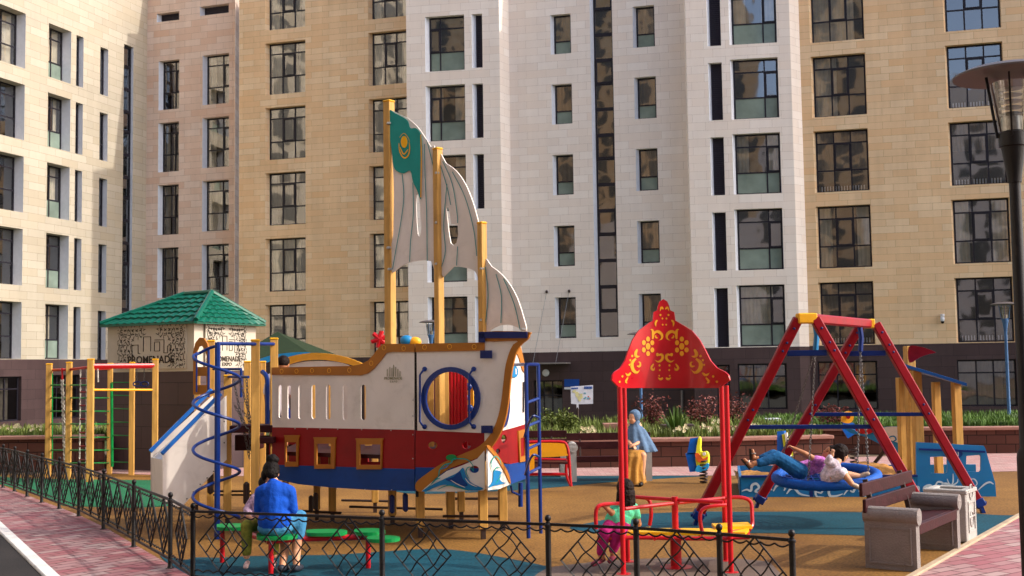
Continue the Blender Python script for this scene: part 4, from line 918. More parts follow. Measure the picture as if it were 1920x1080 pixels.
# masts and sails
MP = Plane(PX(731, 14.35), PX(990, 13.42)); MP1 = MP
def mast(px, py, Y, z0=.98, w=.11, rz=.7):
    p = D(px, py, Y); post(SH, (p.x, p.y), z0, p.z, w, rz, name='mast'); return p
m1 = mast(729, 192, 14.35, w=.105, rz=.95); m2 = mast(820.5, 281, 14.05, w=.09); m3 = mast(903.5, 420, 13.72, w=.085)
def PLs(pa, Ya, pb, Yb): return Plane(PX(pa, Ya), PX(pb, Yb))
S1 = PLs(733, 14.3, 822, 14.05); S2 = PLs(822, 14.05, 905, 13.72); S3 = PLs(905, 13.72, 990, 13.4)
s1 = [(729, 207), (745, 212), (765, 222), (783, 238), (797, 258), (808, 276), (816, 292), (817, 497), (808, 490), (790, 488), (768, 492), (748, 502), (736, 511), (734, 500), (732, 470), (737, 440), (738, 400), (738, 340), (733, 270), (729, 235)]
sa = board('sail', S1, smooth_loop(s1, 3), [[(784, 362), (787, 380), (788, 405), (790, 425), (789, 438), (786, 444), (783, 438), (781, 415), (780, 385), (781, 366)]], 'hullw', 0, .02)
flag = [(729, 208), (740, 212), (752, 218), (764, 226), (769, 240), (779, 240), (787, 248), (791, 262), (791, 300), (790, 340), (789, 374), (782, 357), (774, 340), (769, 320), (757, 325), (746, 322), (738, 312), (734, 280), (730, 250)]
fl = board('flag', S1, smooth_loop(flag, 3), (), 'teal', .014, .008, sa)
su = MB(); c_ = S1.P(757.5, 266, .02); 
board('sun_emblem', S1, el(757.5, 266, 6, 11), (), 'sun', .021, .006, fl)
for pts, w in (([(748, 268), (749, 282), (754, 293), (760, 296), (766, 290), (768, 278), (767, 266)], 2.4), ([(750, 276), (757, 289), (765, 280)], 2.2), ([(749, 258), (757, 250), (765, 258), (768, 266)], 1.0)): pstroke('eagle_emblem', S1, pts, w, 'sun', fl, .0245)
pstroke('flag_edge', S1, [(789, 252), (790, 300), (789, 370)], 2.2, 'orn', fl, .0195, taper=False)
for pts in ([(754, 326), (757, 370), (751, 420), (742, 470), (736, 505)], [(774, 342), (775, 400), (770, 450), (768, 491)], [(796, 270), (797, 330), (800, 400), (801, 489)], [(786, 360), (785, 330)], [(800, 262), (812, 310)]): pstroke('seam_line', S1, pts, 1.5, 'tealline', sa, .0115, taper=False)
s2 = [(822, 300), (836, 306), (855, 320), (872, 344), (885, 375), (893, 402), (898, 430), (899, 520), (890, 508), (872, 502), (850, 500), (824, 506)]
sb = board('sail', S2, smooth_loop(s2, 3), [[(836, 390), (840, 388), (843, 400), (846, 420), (858, 421), (859, 440), (856, 455), (850, 460), (845, 456), (842, 440), (839, 415)]], 'hullw', 0, .02)
for pts in ([(826, 310), (838, 350), (845, 384)], [(838, 345), (832, 420), (835, 470), (828, 500)], [(830, 302), (848, 345), (857, 400), (858, 418)], [(858, 462), (856, 498)], [(848, 322), (872, 370), (888, 430), (894, 480)]): pstroke('seam_line', S2, pts, 1.5, 'tealline', sb, .0115, taper=False)
s3 = [(908, 493), (922, 500), (940, 514), (957, 535), (970, 560), (980, 590), (987, 621), (970, 614), (955, 609), (938, 610), (924, 616), (914, 624), (908, 622)]
sc_ = board('sail', S3, smooth_loop(s3, 3), (), 'hullw', 0, .02)
for pts in ([(910, 500), (915, 550), (912, 590), (909, 618)], [(930, 514), (940, 555), (939, 606)], [(944, 522), (964, 570), (975, 618)], ): pstroke('seam_line', S3, pts, 1.6, 'tealline', sc_, .0115, taper=False)
for pl, pts in ((S1, ((731, 232), (731, 465), (733, 505))), (S2, ((822, 325), (822, 418), (822, 495))), (S3, ((906, 504), (906, 600), (983, 618)))):
    for q in pts: c = pl.W(*pl.P(*q), .0); part_box('clip', tuple(c+pl.n*.03), (.05, .05, .03), P['galv'], SH, .3, .006)
# ladder at the bow, grab loops
def bluet(name, pts, r=.018, par=SH, m='blue'): return part_tube(name, pts, r, P[m], par)
q0, q1 = G(991, 1009), G(1014, 1000); zt_ = 2.04
a0 = [(q0.x, q0.y, 0), (q0.x, q0.y, zt_-.03), (q0.x-.02, q0.y, zt_), (q0.x-.25, q0.y+.4, zt_)]
bluet('ladder_rail', [(q0.x, q0.y, 0), (q0.x, q0.y, zt_), ], .024); bluet('ladder_rail', [(q1.x, q1.y, 0), (q1.x, q1.y, zt_)], .022)
bluet('top_bar', [D(955, 684, 14.6), Vector((q0.x, q0.y, zt_)), Vector((q1.x, q1.y, zt_))], .02)
for py in (752, 796, 839, 885): z = D(1002, py, 13.9).z; bluet('rung', [(q0.x, q0.y, z-.02), (q1.x, q1.y, z+.02)], .018)
for py in (780, 853): bluet('grab_loop', smooth_loop([tuple(Vector((q0.x-.03, q0.y, 0))+Vector((0, .0, D(990, py+40, 13.7).z))), tuple(D(992, py+12, 13.5)), tuple(D(1000, py, 13.4)), tuple(D(1010, py+3, 13.5))], 5, False), .014)
bluet('support_leg', [D(976, 905, 15.1), D(976, 950, 15.1)], .03); bluet('support_leg', [D(958, 912, 14.9), D(960, 922, 15.0), D(975, 929, 15.0)], .014)
# ---------------------------------------------------------------- entrance tower at the stern with slide and spiral climber
TW = empty('play_tower', (PX(440, 15.6)[0], 15.6, 0), 'ochre play tower with blue spiral climber and white slide at the ship stern', 'play tower')
def tpost(px, pt, pb, Y, w=.1, foot=.1):
    a = D(px, pt, Y); return post(TW, (a.x, a.y), 0, a.z, w, foot=foot)
tpost(479, 640, 960, 14.6, .105); tpost(514, 637, 900, 15.1, .1); tpost(427, 706, 950, 15.4, .1); tpost(396, 641, 940, 16.6, .1); tpost(464, 680, 900, 17.2, .1); tpost(493, 680, 900, 17.4, .085); tpost(370, 700, 930, 17, .08)
sc = D(408, 642, 14.2); sb_ = (sc.x, sc.y)
bluet('spiral_pole', [(sb_[0], sb_[1], 0), (sb_[0], sb_[1], sc.z)], .036, TW)
hel = []; rad_ = .275
zs_ = D(408, 648, 14.2).z; ze_ = D(408, 985, 14.2).z; turns = 3.55
zL, zR = D(408, 665, 14.2).z, D(408, 970, 14.2).z
for k in range(160):
    t = k/159; a = pi+2*pi*3.5*t; hel.append((sb_[0]-.01+rad_*cos(a), sb_[1]+rad_*sin(a), zL+(zR-zL)*t))
hel = [tuple(q) for q in smooth_loop([(sb_[0], sb_[1], zs_), (sb_[0]-.12, sb_[1]+.06, zs_-.03), (sb_[0]-.24, sb_[1]+.06, zs_-.09)], 5, False)]+hel
bluet('spiral_rail', hel, .019, TW)
bluet('top_bar', [D(408, 644, 14.2), D(478, 645, 14.55), D(513, 645, 15.05)], .022, TW)
bluet('top_bar', [D(425, 706, 15.4), D(466, 707, 15.0)], .018, TW); bluet('top_bar', [D(400, 692, 16.5), D(452, 692, 16.0)], .018, TW)
for px in (391, 424, 452): bluet('upright', [D(px, 655 if px < 400 else 692, 16.2), D(px, 745, 16.2)], .018, TW)
bluet('grab_bar', smooth_loop([tuple(D(492, 697, 15.0)), tuple(D(500, 708, 14.9)), tuple(D(501, 740, 14.9)), tuple(D(501, 795, 14.9))], 5, False), .03, TW)
# arched side board by the slide top
AP = Plane(PX(360, 16.4), PX(392, 16.3))
board('arched_board', AP, [(362, 740), (362, 660), (366, 643), (374, 633), (382, 634), (389, 645), (391, 660), (391, 740)], [[(367, 688), (367, 662), (372, 650), (378, 648), (384, 655), (387, 668), (387, 688)], [(367, 705), (387, 705), (387, 722), (367, 722)]], 'gold', 0, .03, TW)
bluet('baluster', [AP.W(*AP.P(371, 660), .03), AP.W(*AP.P(371, 735), .03)], .012, TW)
# platform and steps
for (x0, x1, y0, y1, Y) in ((430, 520, 797, 812, 15.0), (478, 512, 820, 832, 14.8), (440, 480, 815, 845, 15.6)):
    a, b = D(x0, y1, Y), D(x1, y0, Y); part_box('step', ((a.x+b.x)/2, Y+.25, (a.z+b.z)/2), (b.x-a.x, .5, b.z-a.z), P['brownw'], TW, 0, .008)
for (xa, ya_, xb, yb, Y) in ((438, 712, 468, 860, 15.3), (448, 708, 474, 800, 15.4), (462, 640+66, 470, 850, 15.5), (440, 760, 480, 830, 15.0), (455, 770, 484, 812, 15.6)): chain(TW, D(xa, ya_, Y), D(xb, yb, Y), link_=.055, r=.0055)
mb = MB()
for y in (921, 928): MB().tube([D(400, y, 15.6), D(480, y, 15.6)], .014, 6).build('cross_bar', P['steel'], TW)
for px, py in ((395, 905), (462, 925)): c = D(px, py, 15.3); part_box('clamp', (c.x, c.y, c.z), (.07, .12, .3), P['steel'], TW, 0, .03)
# slide: tilted chute between two side boards
SL = TW; sA = Plane(PX(304, 14.9), PX(425, 15.3)); sB = Plane(PX(284, 15.7), PX(400, 16.1))
side = [(305, 850), (476, 733), (425, 768), (424, 860), (418, 868), (343, 948), (335, 951), (305, 938)]
side = [(305, 850), (418, 748), (425, 742), (425, 862), (418, 868), (343, 948), (335, 951), (305, 938)]
sd_ = board('side_board', sA, side, (), 'hullw', 0, .02, SL)
board('side_board', sB, [(283, 846), (395, 745), (400, 742), (400, 860), (318, 940), (283, 925)], (), 'hullw', 0, .02, SL)
for pl, pa, pb in ((sA, (303, 851), (414, 738)), (sB, (281, 847), (397, 730))): 
    mb = MB(); mb.beam(pl.W(*pl.P(*pa), .0), pl.W(*pl.P(*pb), .0), .045, .05, bev=.008); mb.build('side_rail', P['blueb'] if False else mat('slide rail blue', '1b62b4', .35, .1, 3, coat=.3), SL)
a0, a1_ = sA.W(*sA.P(305, 862)), sA.W(*sA.P(425, 755)); b0_, b1_ = sB.W(*sB.P(284, 858)), sB.W(*sB.P(400, 757)); low = Vector((0, 0, -.0))
e0a, e0b = sA.W(*sA.P(305, 938)), sB.W(*sB.P(284, 925))
MB().add([a0, a1_, b1_, b0_], [(0, 1, 2, 3)]).build('chute', mat('stainless slide', 'c9c6c0', .25, .08, 3, metal=.3), SL, fix=False)
MB().add([a0, b0_, e0b, e0a], [(0, 1, 2, 3)]).build('end_board', P['hullw'], SL, fix=False)
bolts(SL, [sA.W(*sA.P(x, y), .012) for x, y in ((350, 935), (362, 922), (375, 908), (388, 896), (400, 884), (410, 873), (420, 790), (420, 830))], .009, P['steel'], sA.n)
# ---------------------------------------------------------------- climbing frame at left
CF = empty('climbing_frame', (PX(190, 22.6)[0], 22.6, 0), 'ochre post climbing frame with green rungs, red top bars and hanging ropes', 'climbing frame')
cps = {}
for px, pt, Y, w in ((92.5, 684, 22.9, .105), (130, 681, 22.4, .1), (170.5, 675, 21.9, .115), (207, 683, 23.6, .095), (248, 681, 23.2, .1), (291.5, 675, 22.8, .105)):
    a = D(px, pt, Y); post(CF, (a.x, a.y), 0, a.z, w, .15); cps[px] = a
def T(name, pts, r, m, par=None, **k): return part_tube(name, pts, r, P[m], par, **k)
T('top_bar', [D(100, 694, 22.9), D(130, 693, 22.4), D(170, 688, 21.9)], .028, 'red', CF)
T('top_bar', [D(172, 687, 21.9), D(291, 686, 22.8)], .055, 'red', CF, flat=.7); T('top_bar', [D(172, 692, 22.0), D(207, 691, 23.6)], .025, 'red', CF)
T('pull_up_bar', [D(172, 731, 21.9), D(291, 731, 22.8)], .022, 'orange', CF)
for i, y in enumerate((722, 746, 771, 795, 820, 844, 868)):
    T('rung', [D(93, y, 22.9), D(130, y, 22.4), D(170, y, 21.9)], .014, 'green', CF)
    if i > 0: T('rung', [D(170, y, 21.9), D(205, y, 23.6)], .012, 'green', CF)
for i in range(7): y = 717+i*25; T('rung', [D(209, y-1 if i else y, 23.4), D(247, y, 23.2)], .009, 'green', CF)
T('side_pole', [D(209, 718, 23.4), D(210, 875, 23.4)], .03, 'green', CF); T('side_pole', [D(98, 700, 22.9), D(98, 872, 22.9)], .012, 'green', CF)
def rope(name, a, b, par, r=.02, m=None):
    a = Vector(a); b = Vector(b); n = 90; q = []; mb = MB()
    for s in (0, pi): mb.tube([a.lerp(b, k/n)+Vector((cos(k*.7+s), sin(k*.7+s), 0))*r*.6 for k in range(n+1)], r*.62, 5)
    return mb.build(name, m or mat('white rope', 'c9c3b8', .9, .25, 40), par)
T('rope_hook', [D(116.5, 690, 22.5), D(116.5, 712, 22.5)], .02, 'red', CF)
rope('climbing_rope', D(116.5, 712, 22.5), D(122, 875, 22.5), CF, .028)
rl = [D(151, 692, 22.1), D(149, 875, 22.1), D(162.5, 692, 22.0), D(161, 875, 22.0)]
rope('ladder_rope', rl[0], rl[1], CF, .013); rope('ladder_rope', rl[2], rl[3], CF, .013)
for k in range(7): t = (k+.7)/7.2; T('ladder_rung', [rl[0].lerp(rl[1], t), rl[2].lerp(rl[3], t)], .014, 'redw', CF)
for x in (256.5, 270.5): chain(CF, D(x, 690, 22.9), D(x, 716, 22.9), link_=.05, r=.005)
for x in (257, 271): 
    c = D(x, 720, 22.9); MB().tube([c+Vector((cos(a)*.075, 0, sin(a)*.045)) for a in (2*pi*k/16 for k in range(16))], .014, 6, closed=True).build('gym_ring', P['blue'], CF)
rope('short_rope', D(183, 690, 22.3), D(184, 716, 22.3), CF, .015)
# ---------------------------------------------------------------- red double A-frame swing
SW = empty('nest_swing', (4.3, 15, 0), 'red A-frame swing with blue crossbars carrying a blue round nest seat on chains', 'swing')
A1, A2 = D(1512, 597, 14.2), D(1628, 607, 15.95)
feet = [G(1300, 985), G(1752, 992), G(1415, 952), G(1846, 962)]
for ap, f in ((A1, feet[0]), (A1, feet[1]), (A2, feet[2]), (A2, feet[3])):
    d = (f-ap); s = .1*(1 if f.x > ap.x else -1); a = ap+Vector((s, 0, 0)); b = a.lerp(f, .965)
    leg = MB().beam(a, b, .115, .115, up=(0, 1, 0), bev=.012).build('leg', P['redw'], SW)
    sh = MB(); e = f-b; e.normalize(); sh.beam(b-e*.10, b+e*.01, .135, .135, up=(0, 1, 0), bev=.01); sh.beam(b, f+Vector((0, 0, -.05)), .045, .07, up=(0, 1, 0)); sh.tube([b-e*.05-Vector((.1, .0, 0)), b-e*.05+Vector((.1, 0, 0))], .022, 8); sh.build('foot', P['blue'], leg)
    bolts(leg, [a.lerp(b, t)+Vector((.0, -.066, 0)) for t in (.05, .12, .16, .45, .5)], .016, P['navy'])
bd_ = (A2-A1).normalized(); beam = MB().beam(A1-bd_*.05+Vector((0, 0, .0)), A2+bd_*.12, .12, .12, bev=.02).build('top_beam', P['redw'], SW)
for a in (A1, A2):
    mb = MB(); mb.box(a, (.24 if a is A1 else .15, .128, .128), rz=.1, bev=.015); mb.build('corner_block', P['capy'], SW)
def onleg(i, t): ap = (A1, A1, A2, A2)[i]; return ap.lerp(feet[i], t)
for (i, j, z) in ((0, 1, 2.13), (2, 3, 2.13), (0, 1, 1.23), (2, 3, 1.30)):
    def at_z(i): ap = (A1, A1, A2, A2)[i]; t = (ap.z-z)/(ap.z); return ap.lerp(feet[i], t)+Vector((0, .02, 0))
    MB().beam(at_z(i), at_z(j), .05, .07 if z > 2 else .05, bev=.006).build('crossbar', P['blue'], SW)
sc0 = D(1549, 893, 14.9); RS = .62; rn = Matrix.Rotation(R(-3), 3, 'Y') @ Matrix.Rotation(R(5), 3, 'X')
ring = MB(); ring.tube([sc0+rn@Vector((RS*cos(a), RS*sin(a), 0)) for a in (2*pi*k/48 for k in range(48))], [.062*(1+.04*(k % 2)) for k in range(48)], 10, closed=True); NS = ring.build('nest_seat', P['hullb'] if False else mat('blue rope seat', '0f56b0', .6, .15, 30, .4, 80), SW)
net = MB()
for k in range(-6, 7):
    x = k*.09; h_ = math.sqrt(max(0, RS*RS-x*x))
    for ax in (0, 1):
        pts = []
        for q in range(9): y = -h_+2*h_*q/8; sag = -.13*(1-(x*x+y*y)/(RS*RS)); pts.append(sc0+rn@Vector((x, y, sag) if ax else (y, x, sag+.006)))
        net.tube(pts, .011, 5)
net.build('net', P['blue'], NS)
t1, t2 = A1.lerp(A2, .12), A1.lerp(A2, .84)
for t, ang in ((t1, (150, 235)), (t2, (35, -50))):
    hk = t+Vector((0, 0, -.38)); T('hanger', [t, t+Vector((.02, 0, -.2)), hk], .035, 'blueb' if t is t1 else 'blue', SW)
    for a in ang: chain(SW, hk, sc0+rn@Vector((RS*cos(R(a)), RS*sin(R(a)), .05)), link_=.045, r=.0048, name='chain')
# ---------------------------------------------------------------- red seesaw carousel under the ornamented canopy board
CN = empty('balance_swing', (1.6, 11.5, 0), 'red tube seesaw with yellow seat planks under a curved red canopy board with yellow ornaments', 'seesaw')
legs = [G(1169, 1077), G(1177, 1054), G(1371, 1074), G(1361, 1052)]
zc = 1.80
for l in legs:
    MB().tube([(l.x, l.y, 0), (l.x, l.y, zc)], .026, 10).build('post', P['red'], CN)
    MB().lathe((l.x, l.y, 0), [(.075, 0), (.075, .008), (.03, .012)], 14).build('flange', P['red'], CN)
cy_ = 11.35; cl_, cr_ = D(1146, 700, cy_), D(1368, 700, cy_); hw_ = (cr_.x-cl_.x)/2; xc_ = (cl_.x+cr_.x)/2
half = [(0, 556), (8, 561), (12, 572), (13, 578), (22, 582), (20, 589), (21, 597), (35, 606), (52, 618), (65, 636), (74, 656), (82, 676), (92, 690), (104, 697), (110, 704), (111, 714), (106, 723), (95, 727.5), (60, 728), (0, 729)]
pc = Plane((0, cy_), (10, cy_)); cxp = 1256
def canz(px, py): return pc.P(px, py)
def bow(u): return .42*(1-((u-xc_)/hw_)**2)                      # curved back in the middle
def canopy_pt(u, z, off=0): 
    s = -.84*(u-xc_)/hw_/hw_; n = Vector((s, -1, 0)).normalized(); return Vector((u, cy_+bow(u), z))+n*off
out = []
for k, (dx, y) in enumerate(half): out.append((dx, y))
# grid of quads between bottom edge and outline, per column
def outline_y(dx):
    best = None
    for (x0, y0), (x1, y1) in zip(half[:-4], half[1:-3]):
        if min(x0, x1) <= dx <= max(x0, x1) and x1 != x0:
            y = y0+(y1-y0)*(dx-x0)/(x1-x0); best = y if best is None else min(best, y)
    return best if best is not None else 710
def bottom_y(dx): return 729-1.5*(dx/111)**2 if dx < 95 else 727.5-(dx-95)*.9
mb = MB(); cols_ = [i*1.85 for i in range(-60, 61)]; NR = 14; gridf = []
for side in (0, 1):
    vs = []
    for dx in cols_:
        u = canz(cxp+dx, 640)[0]; a = abs(dx); yt = outline_y(min(a, 110.9)) if a > .5 else 556; yb = bottom_y(a)
        for j in range(NR+1):
            y = yb+(yt-yb)*j/NR; z = canz(cxp+dx, y)[1]; vs.append(canopy_pt(u, z, .008 if side == 0 else -.008))
    k0_ = len(mb.v); fs = []
    for i in range(len(cols_)-1):
        for j in range(NR):
            q = (i*(NR+1)+j, (i+1)*(NR+1)+j, (i+1)*(NR+1)+j+1, i*(NR+1)+j+1); fs.append(q if side == 0 else q[::-1])
    mb.add(vs, fs, True)
n_ = len(cols_); off_ = n_*(NR+1)
rim = [i*(NR+1) for i in range(n_)]+[(n_-1)*(NR+1)+j for j in range(1, NR+1)]+[i*(NR+1)+NR for i in range(n_-2, -1, -1)]+[j for j in range(NR-1, 0, -1)]
mb.f += [(rim[k], rim[(k+1) % len(rim)], rim[(k+1) % len(rim)]+off_, rim[k]+off_) for k in range(len(rim))]; mb.sm += [False]*len(rim)
CB = mb.build('canopy_board', P['red'], CN)
orn = MB()
def oshape(pts):                                                   # pts in photo pixels relative to centre; mirrored
    c = (sum(p[0] for p in pts)/len(pts), sum(p[1] for p in pts)/len(pts)); n = len(pts)
    for sg in (-1, 1):
        v = []
        for (dx, y) in [c]+list(pts): u, z = canz(cxp+dx*sg, y); v.append(canopy_pt(u, z, .0115))
        fs = [(0, k+1, (k+1) % n+1) for k in range(n)]; orn.add(v, fs if sg > 0 else [f[::-1] for f in fs])
def ostroke(pts, w0, w1=None, n=5):
    q = smooth_loop(pts, n, False); L = len(q)
    for i in range(L-1):
        def w(i): t = i/(L-1); return (w0*.85*sin(pi*min(1, t+.08))**.7+.3)
        a, b = q[i], q[i+1]; dx, dy = b[0]-a[0], b[1]-a[1]; d_ = math.hypot(dx, dy) or 1; px_, py_ = -dy/d_, dx/d_
        A_ = [(a[0]+px_*w(i)/2, a[1]+py_*w(i)/2), (a[0]-px_*w(i)/2, a[1]-py_*w(i)/2), (b[0]-px_*w(i+1)/2, b[1]-py_*w(i+1)/2), (b[0]+px_*w(i+1)/2, b[1]+py_*w(i+1)/2)]
        for sg in (-1, 1): orn.add([canopy_pt(*canz(cxp+x*sg, y), .0115) for x, y in A_], [(0, 1, 2, 3)])
FCX, FCY = 33.5, 648
oshape(el(FCX, FCY, 4.8, 6.5, 16))
for k in range(6): a = k*pi/3+pi/2; oshape(el(FCX+10.2*cos(a), FCY+14*sin(a), 4.0, 4.9, 12))
for (x, y, r) in ((8, 587, 2), (4, 594, 1.8), (3.5, 606, 1.6), (67, 667, 2.2), (71, 675, 2), (73, 684, 1.8), (88, 706, 2), (94, 716, 2), (14, 664, 3), (10, 685, 2), (9.5, 694, 1.8), (10.5, 705, 1.5)): oshape(el(x, y, r, r*1.1, 10))
for pts, w in (([(14, 597), (18, 602), (17, 610)], 4.5), ([(24, 634), (23, 626), (24, 617), (29, 615)], 6), ([(24, 625), (15, 619), (6, 624), (5, 632), (12, 637)], 6.5), ([(14, 632), (18, 630), (17, 626)], 3.5), ([(56, 654), (60, 662), (58, 668), (50, 667)], 7), ([(12, 665), (5, 664), (4, 672), (12, 678), (20, 674)], 6), ([(22, 682), (27, 690), (22, 694), (20, 688)], 5), ([(59, 672), (67, 680), (66, 692), (58, 699), (50, 693)], 8), ([(57, 686), (51, 687), (50, 680), (55, 678)], 4), ([(70, 699), (76, 704), (82, 699)], 5), ([(76, 708), (81, 716), (77, 719)], 4.5), ([(3, 709), (8, 712), (13, 708)], 5), ([(2, 576), (6, 572), (9, 580)], 4)): ostroke(pts, w)
orn.build('ornament', P['orn'], CB, fix=False)
# pivot, rails, planks
pv = G(1268, 1064); MB().tube([(pv.x, pv.y, 0), (pv.x, pv.y, .38)], .055, 14).build('pivot_post', P['red'], CN)
MB().lathe((pv.x, pv.y, 0), [(.16, 0), (.16, .01), (.06, .016)], 20).build('flange', P['red'], CN)
MB().tube([(pv.x, pv.y, .38), (pv.x, pv.y, D(1268, 931, pv.y).z)], .032, 12).build('handle_post', P['red'], CN)
Yc = pv.y
def DP(px, py, dy=0): return D(px, py, Yc+dy)
def plankq(name, q, th, m):
    mb = MB(); mb.add(q+[v-Vector((0, 0, th)) for v in q], [(0, 1, 2, 3), (7, 6, 5, 4), (0, 4, 5, 1), (1, 5, 6, 2), (2, 6, 7, 3), (3, 7, 4, 0)]); return mb.build(name, P[m], CN)
zp = DP(1268, 992).z
def at_zp(px, dy, z=None): p = D(px, 900, Yc+dy); return Vector((p.x, p.y, z or zp))
plankq('seat_plank', [at_zp(1196, -.18), at_zp(1395, -.30), at_zp(1402, -.02), at_zp(1206, .12)], .03, 'yelp')
plankq('seat_plank', [at_zp(1122, -.24), at_zp(1196, -.14), at_zp(1218, .20), at_zp(1140, .10)], .03, 'yelp')
plankq('seat_plank', [at_zp(1340, -.08, zp+.025), at_zp(1408, -.02, zp+.025), at_zp(1400, .26, zp+.025), at_zp(1332, .2, zp+.025)], .03, 'yelp')
def rt_(name, pts, r=.02, n=6): return MB().tube(smooth_loop([tuple(p) for p in pts], n, False), r, 8).build(name, P['red'], CN)
rt_('frame_bar', [at_zp(1120, -.26, zp-.045), at_zp(1200, -.24, zp-.045), at_zp(1300, -.32, zp-.05), at_zp(1400, -.32, zp-.045)])
rt_('frame_bar', [at_zp(1130, .1, zp-.05), at_zp(1260, .2, zp-.05), at_zp(1405, .25, zp-.05)])
for x in (1160, 1225, 1310, 1350, 1400): rt_('cross_tube', [at_zp(x, -.3, zp-.05), at_zp(x, .25, zp-.05)], .018)
rt_('hand_rail', [DP(1192, 932, .25), DP(1268, 937, 0), DP(1356, 942, -.2)], .019, 2)
rt_('hand_rail', [DP(1172, 954, -.25), DP(1268, 943, 0), DP(1360, 934, .2)], .019, 2)
rt_('loop_rail', [DP(1118, 992, -.25), DP(1117, 965, -.25), DP(1121, 950, -.25), DP(1136, 945, -.2), DP(1165, 944, -.1)], .019)
rt_('loop_rail', [DP(1218, 985, .2), DP(1221, 962, .2), DP(1217, 938, .22), DP(1200, 932, .25)], .019)
rt_('loop_rail', [DP(1318, 1003, -.3), DP(1314, 985, -.3), DP(1313, 965, -.3), DP(1321, 953, -.28), DP(1345, 948, -.25), DP(1368, 947, -.2)], .019)
rt_('loop_rail', [DP(1360, 933, .15), DP(1390, 933, .15), DP(1407, 941, .15), DP(1410, 965, .12), DP(1407, 990, .05), DP(1370, 998, -.2)], .019)
# ---------------------------------------------------------------- green and red wobble seat by the fence
WB = empty('zigzag_bench', (-1.9, 11.7, 0), 'low zigzag seat of green boards on red tubes and posts near the front fence', 'play bench')
Yw = 11.75
def DW(px, py, dy=0): return D(px, py, Yw+dy)
zs0 = DW(520, 1003).z
def pad(x0, x1, dy0, dy1, skew=0, z=None):
    z = z or zs0; a, b = DW(x0, 1000, dy0), DW(x1, 1000, dy0); c, d = DW(x1+skew, 1000, dy1), DW(x0+skew, 1000, dy1); cx_ = (a.x+b.x)/2
    pts = [(a.x-.03, (a.y+d.y)/2), (a.x+.04, a.y), (b.x-.03, b.y), (b.x+.04, (b.y+c.y)/2), (c.x-.04, c.y), (d.x+.04, d.y)]
    v = [Vector((x, y, z)) for x, y in smooth_loop(pts, 4)]; n = len(v)
    MB().add(v+[q-Vector((0, 0, .035)) for q in v], [tuple(range(n)), tuple(range(2*n-1, n-1, -1))]+[(i, n+i, n+(i+1) % n, (i+1) % n) for i in range(n)]).build('seat_board', P['green'], WB)
pad(405, 460, .55, .85, z=zs0+.01); pad(480, 545, -.12, .22, z=zs0); pad(575, 640, .1, .38, z=zs0); pad(665, 712, .1, .4, z=zs0); pad(690, 740, -.25, .0, z=zs0-.02)
for (pa, pb) in (((452, .7), (500, .1)), ((500, 0), (575, .15)), ((575, .15), (705, .2)), ((705, .2), (715, -.12))):
    a, b = DW(pa[0], 1000, pa[1]), DW(pb[0], 1000, pb[1]); a.z = b.z = zs0-.06; MB().tube([a, b], .03, 10).build('tube', P['red'], WB)
for px, dy in ((417, .7), (508, -.02), (690, .22), (716, -.15)):
    a = DW(px, 1000, dy); MB().tube([(a.x, a.y, 0), (a.x, a.y, zs0-.03)], .026, 10).build('leg', P['red'], WB)
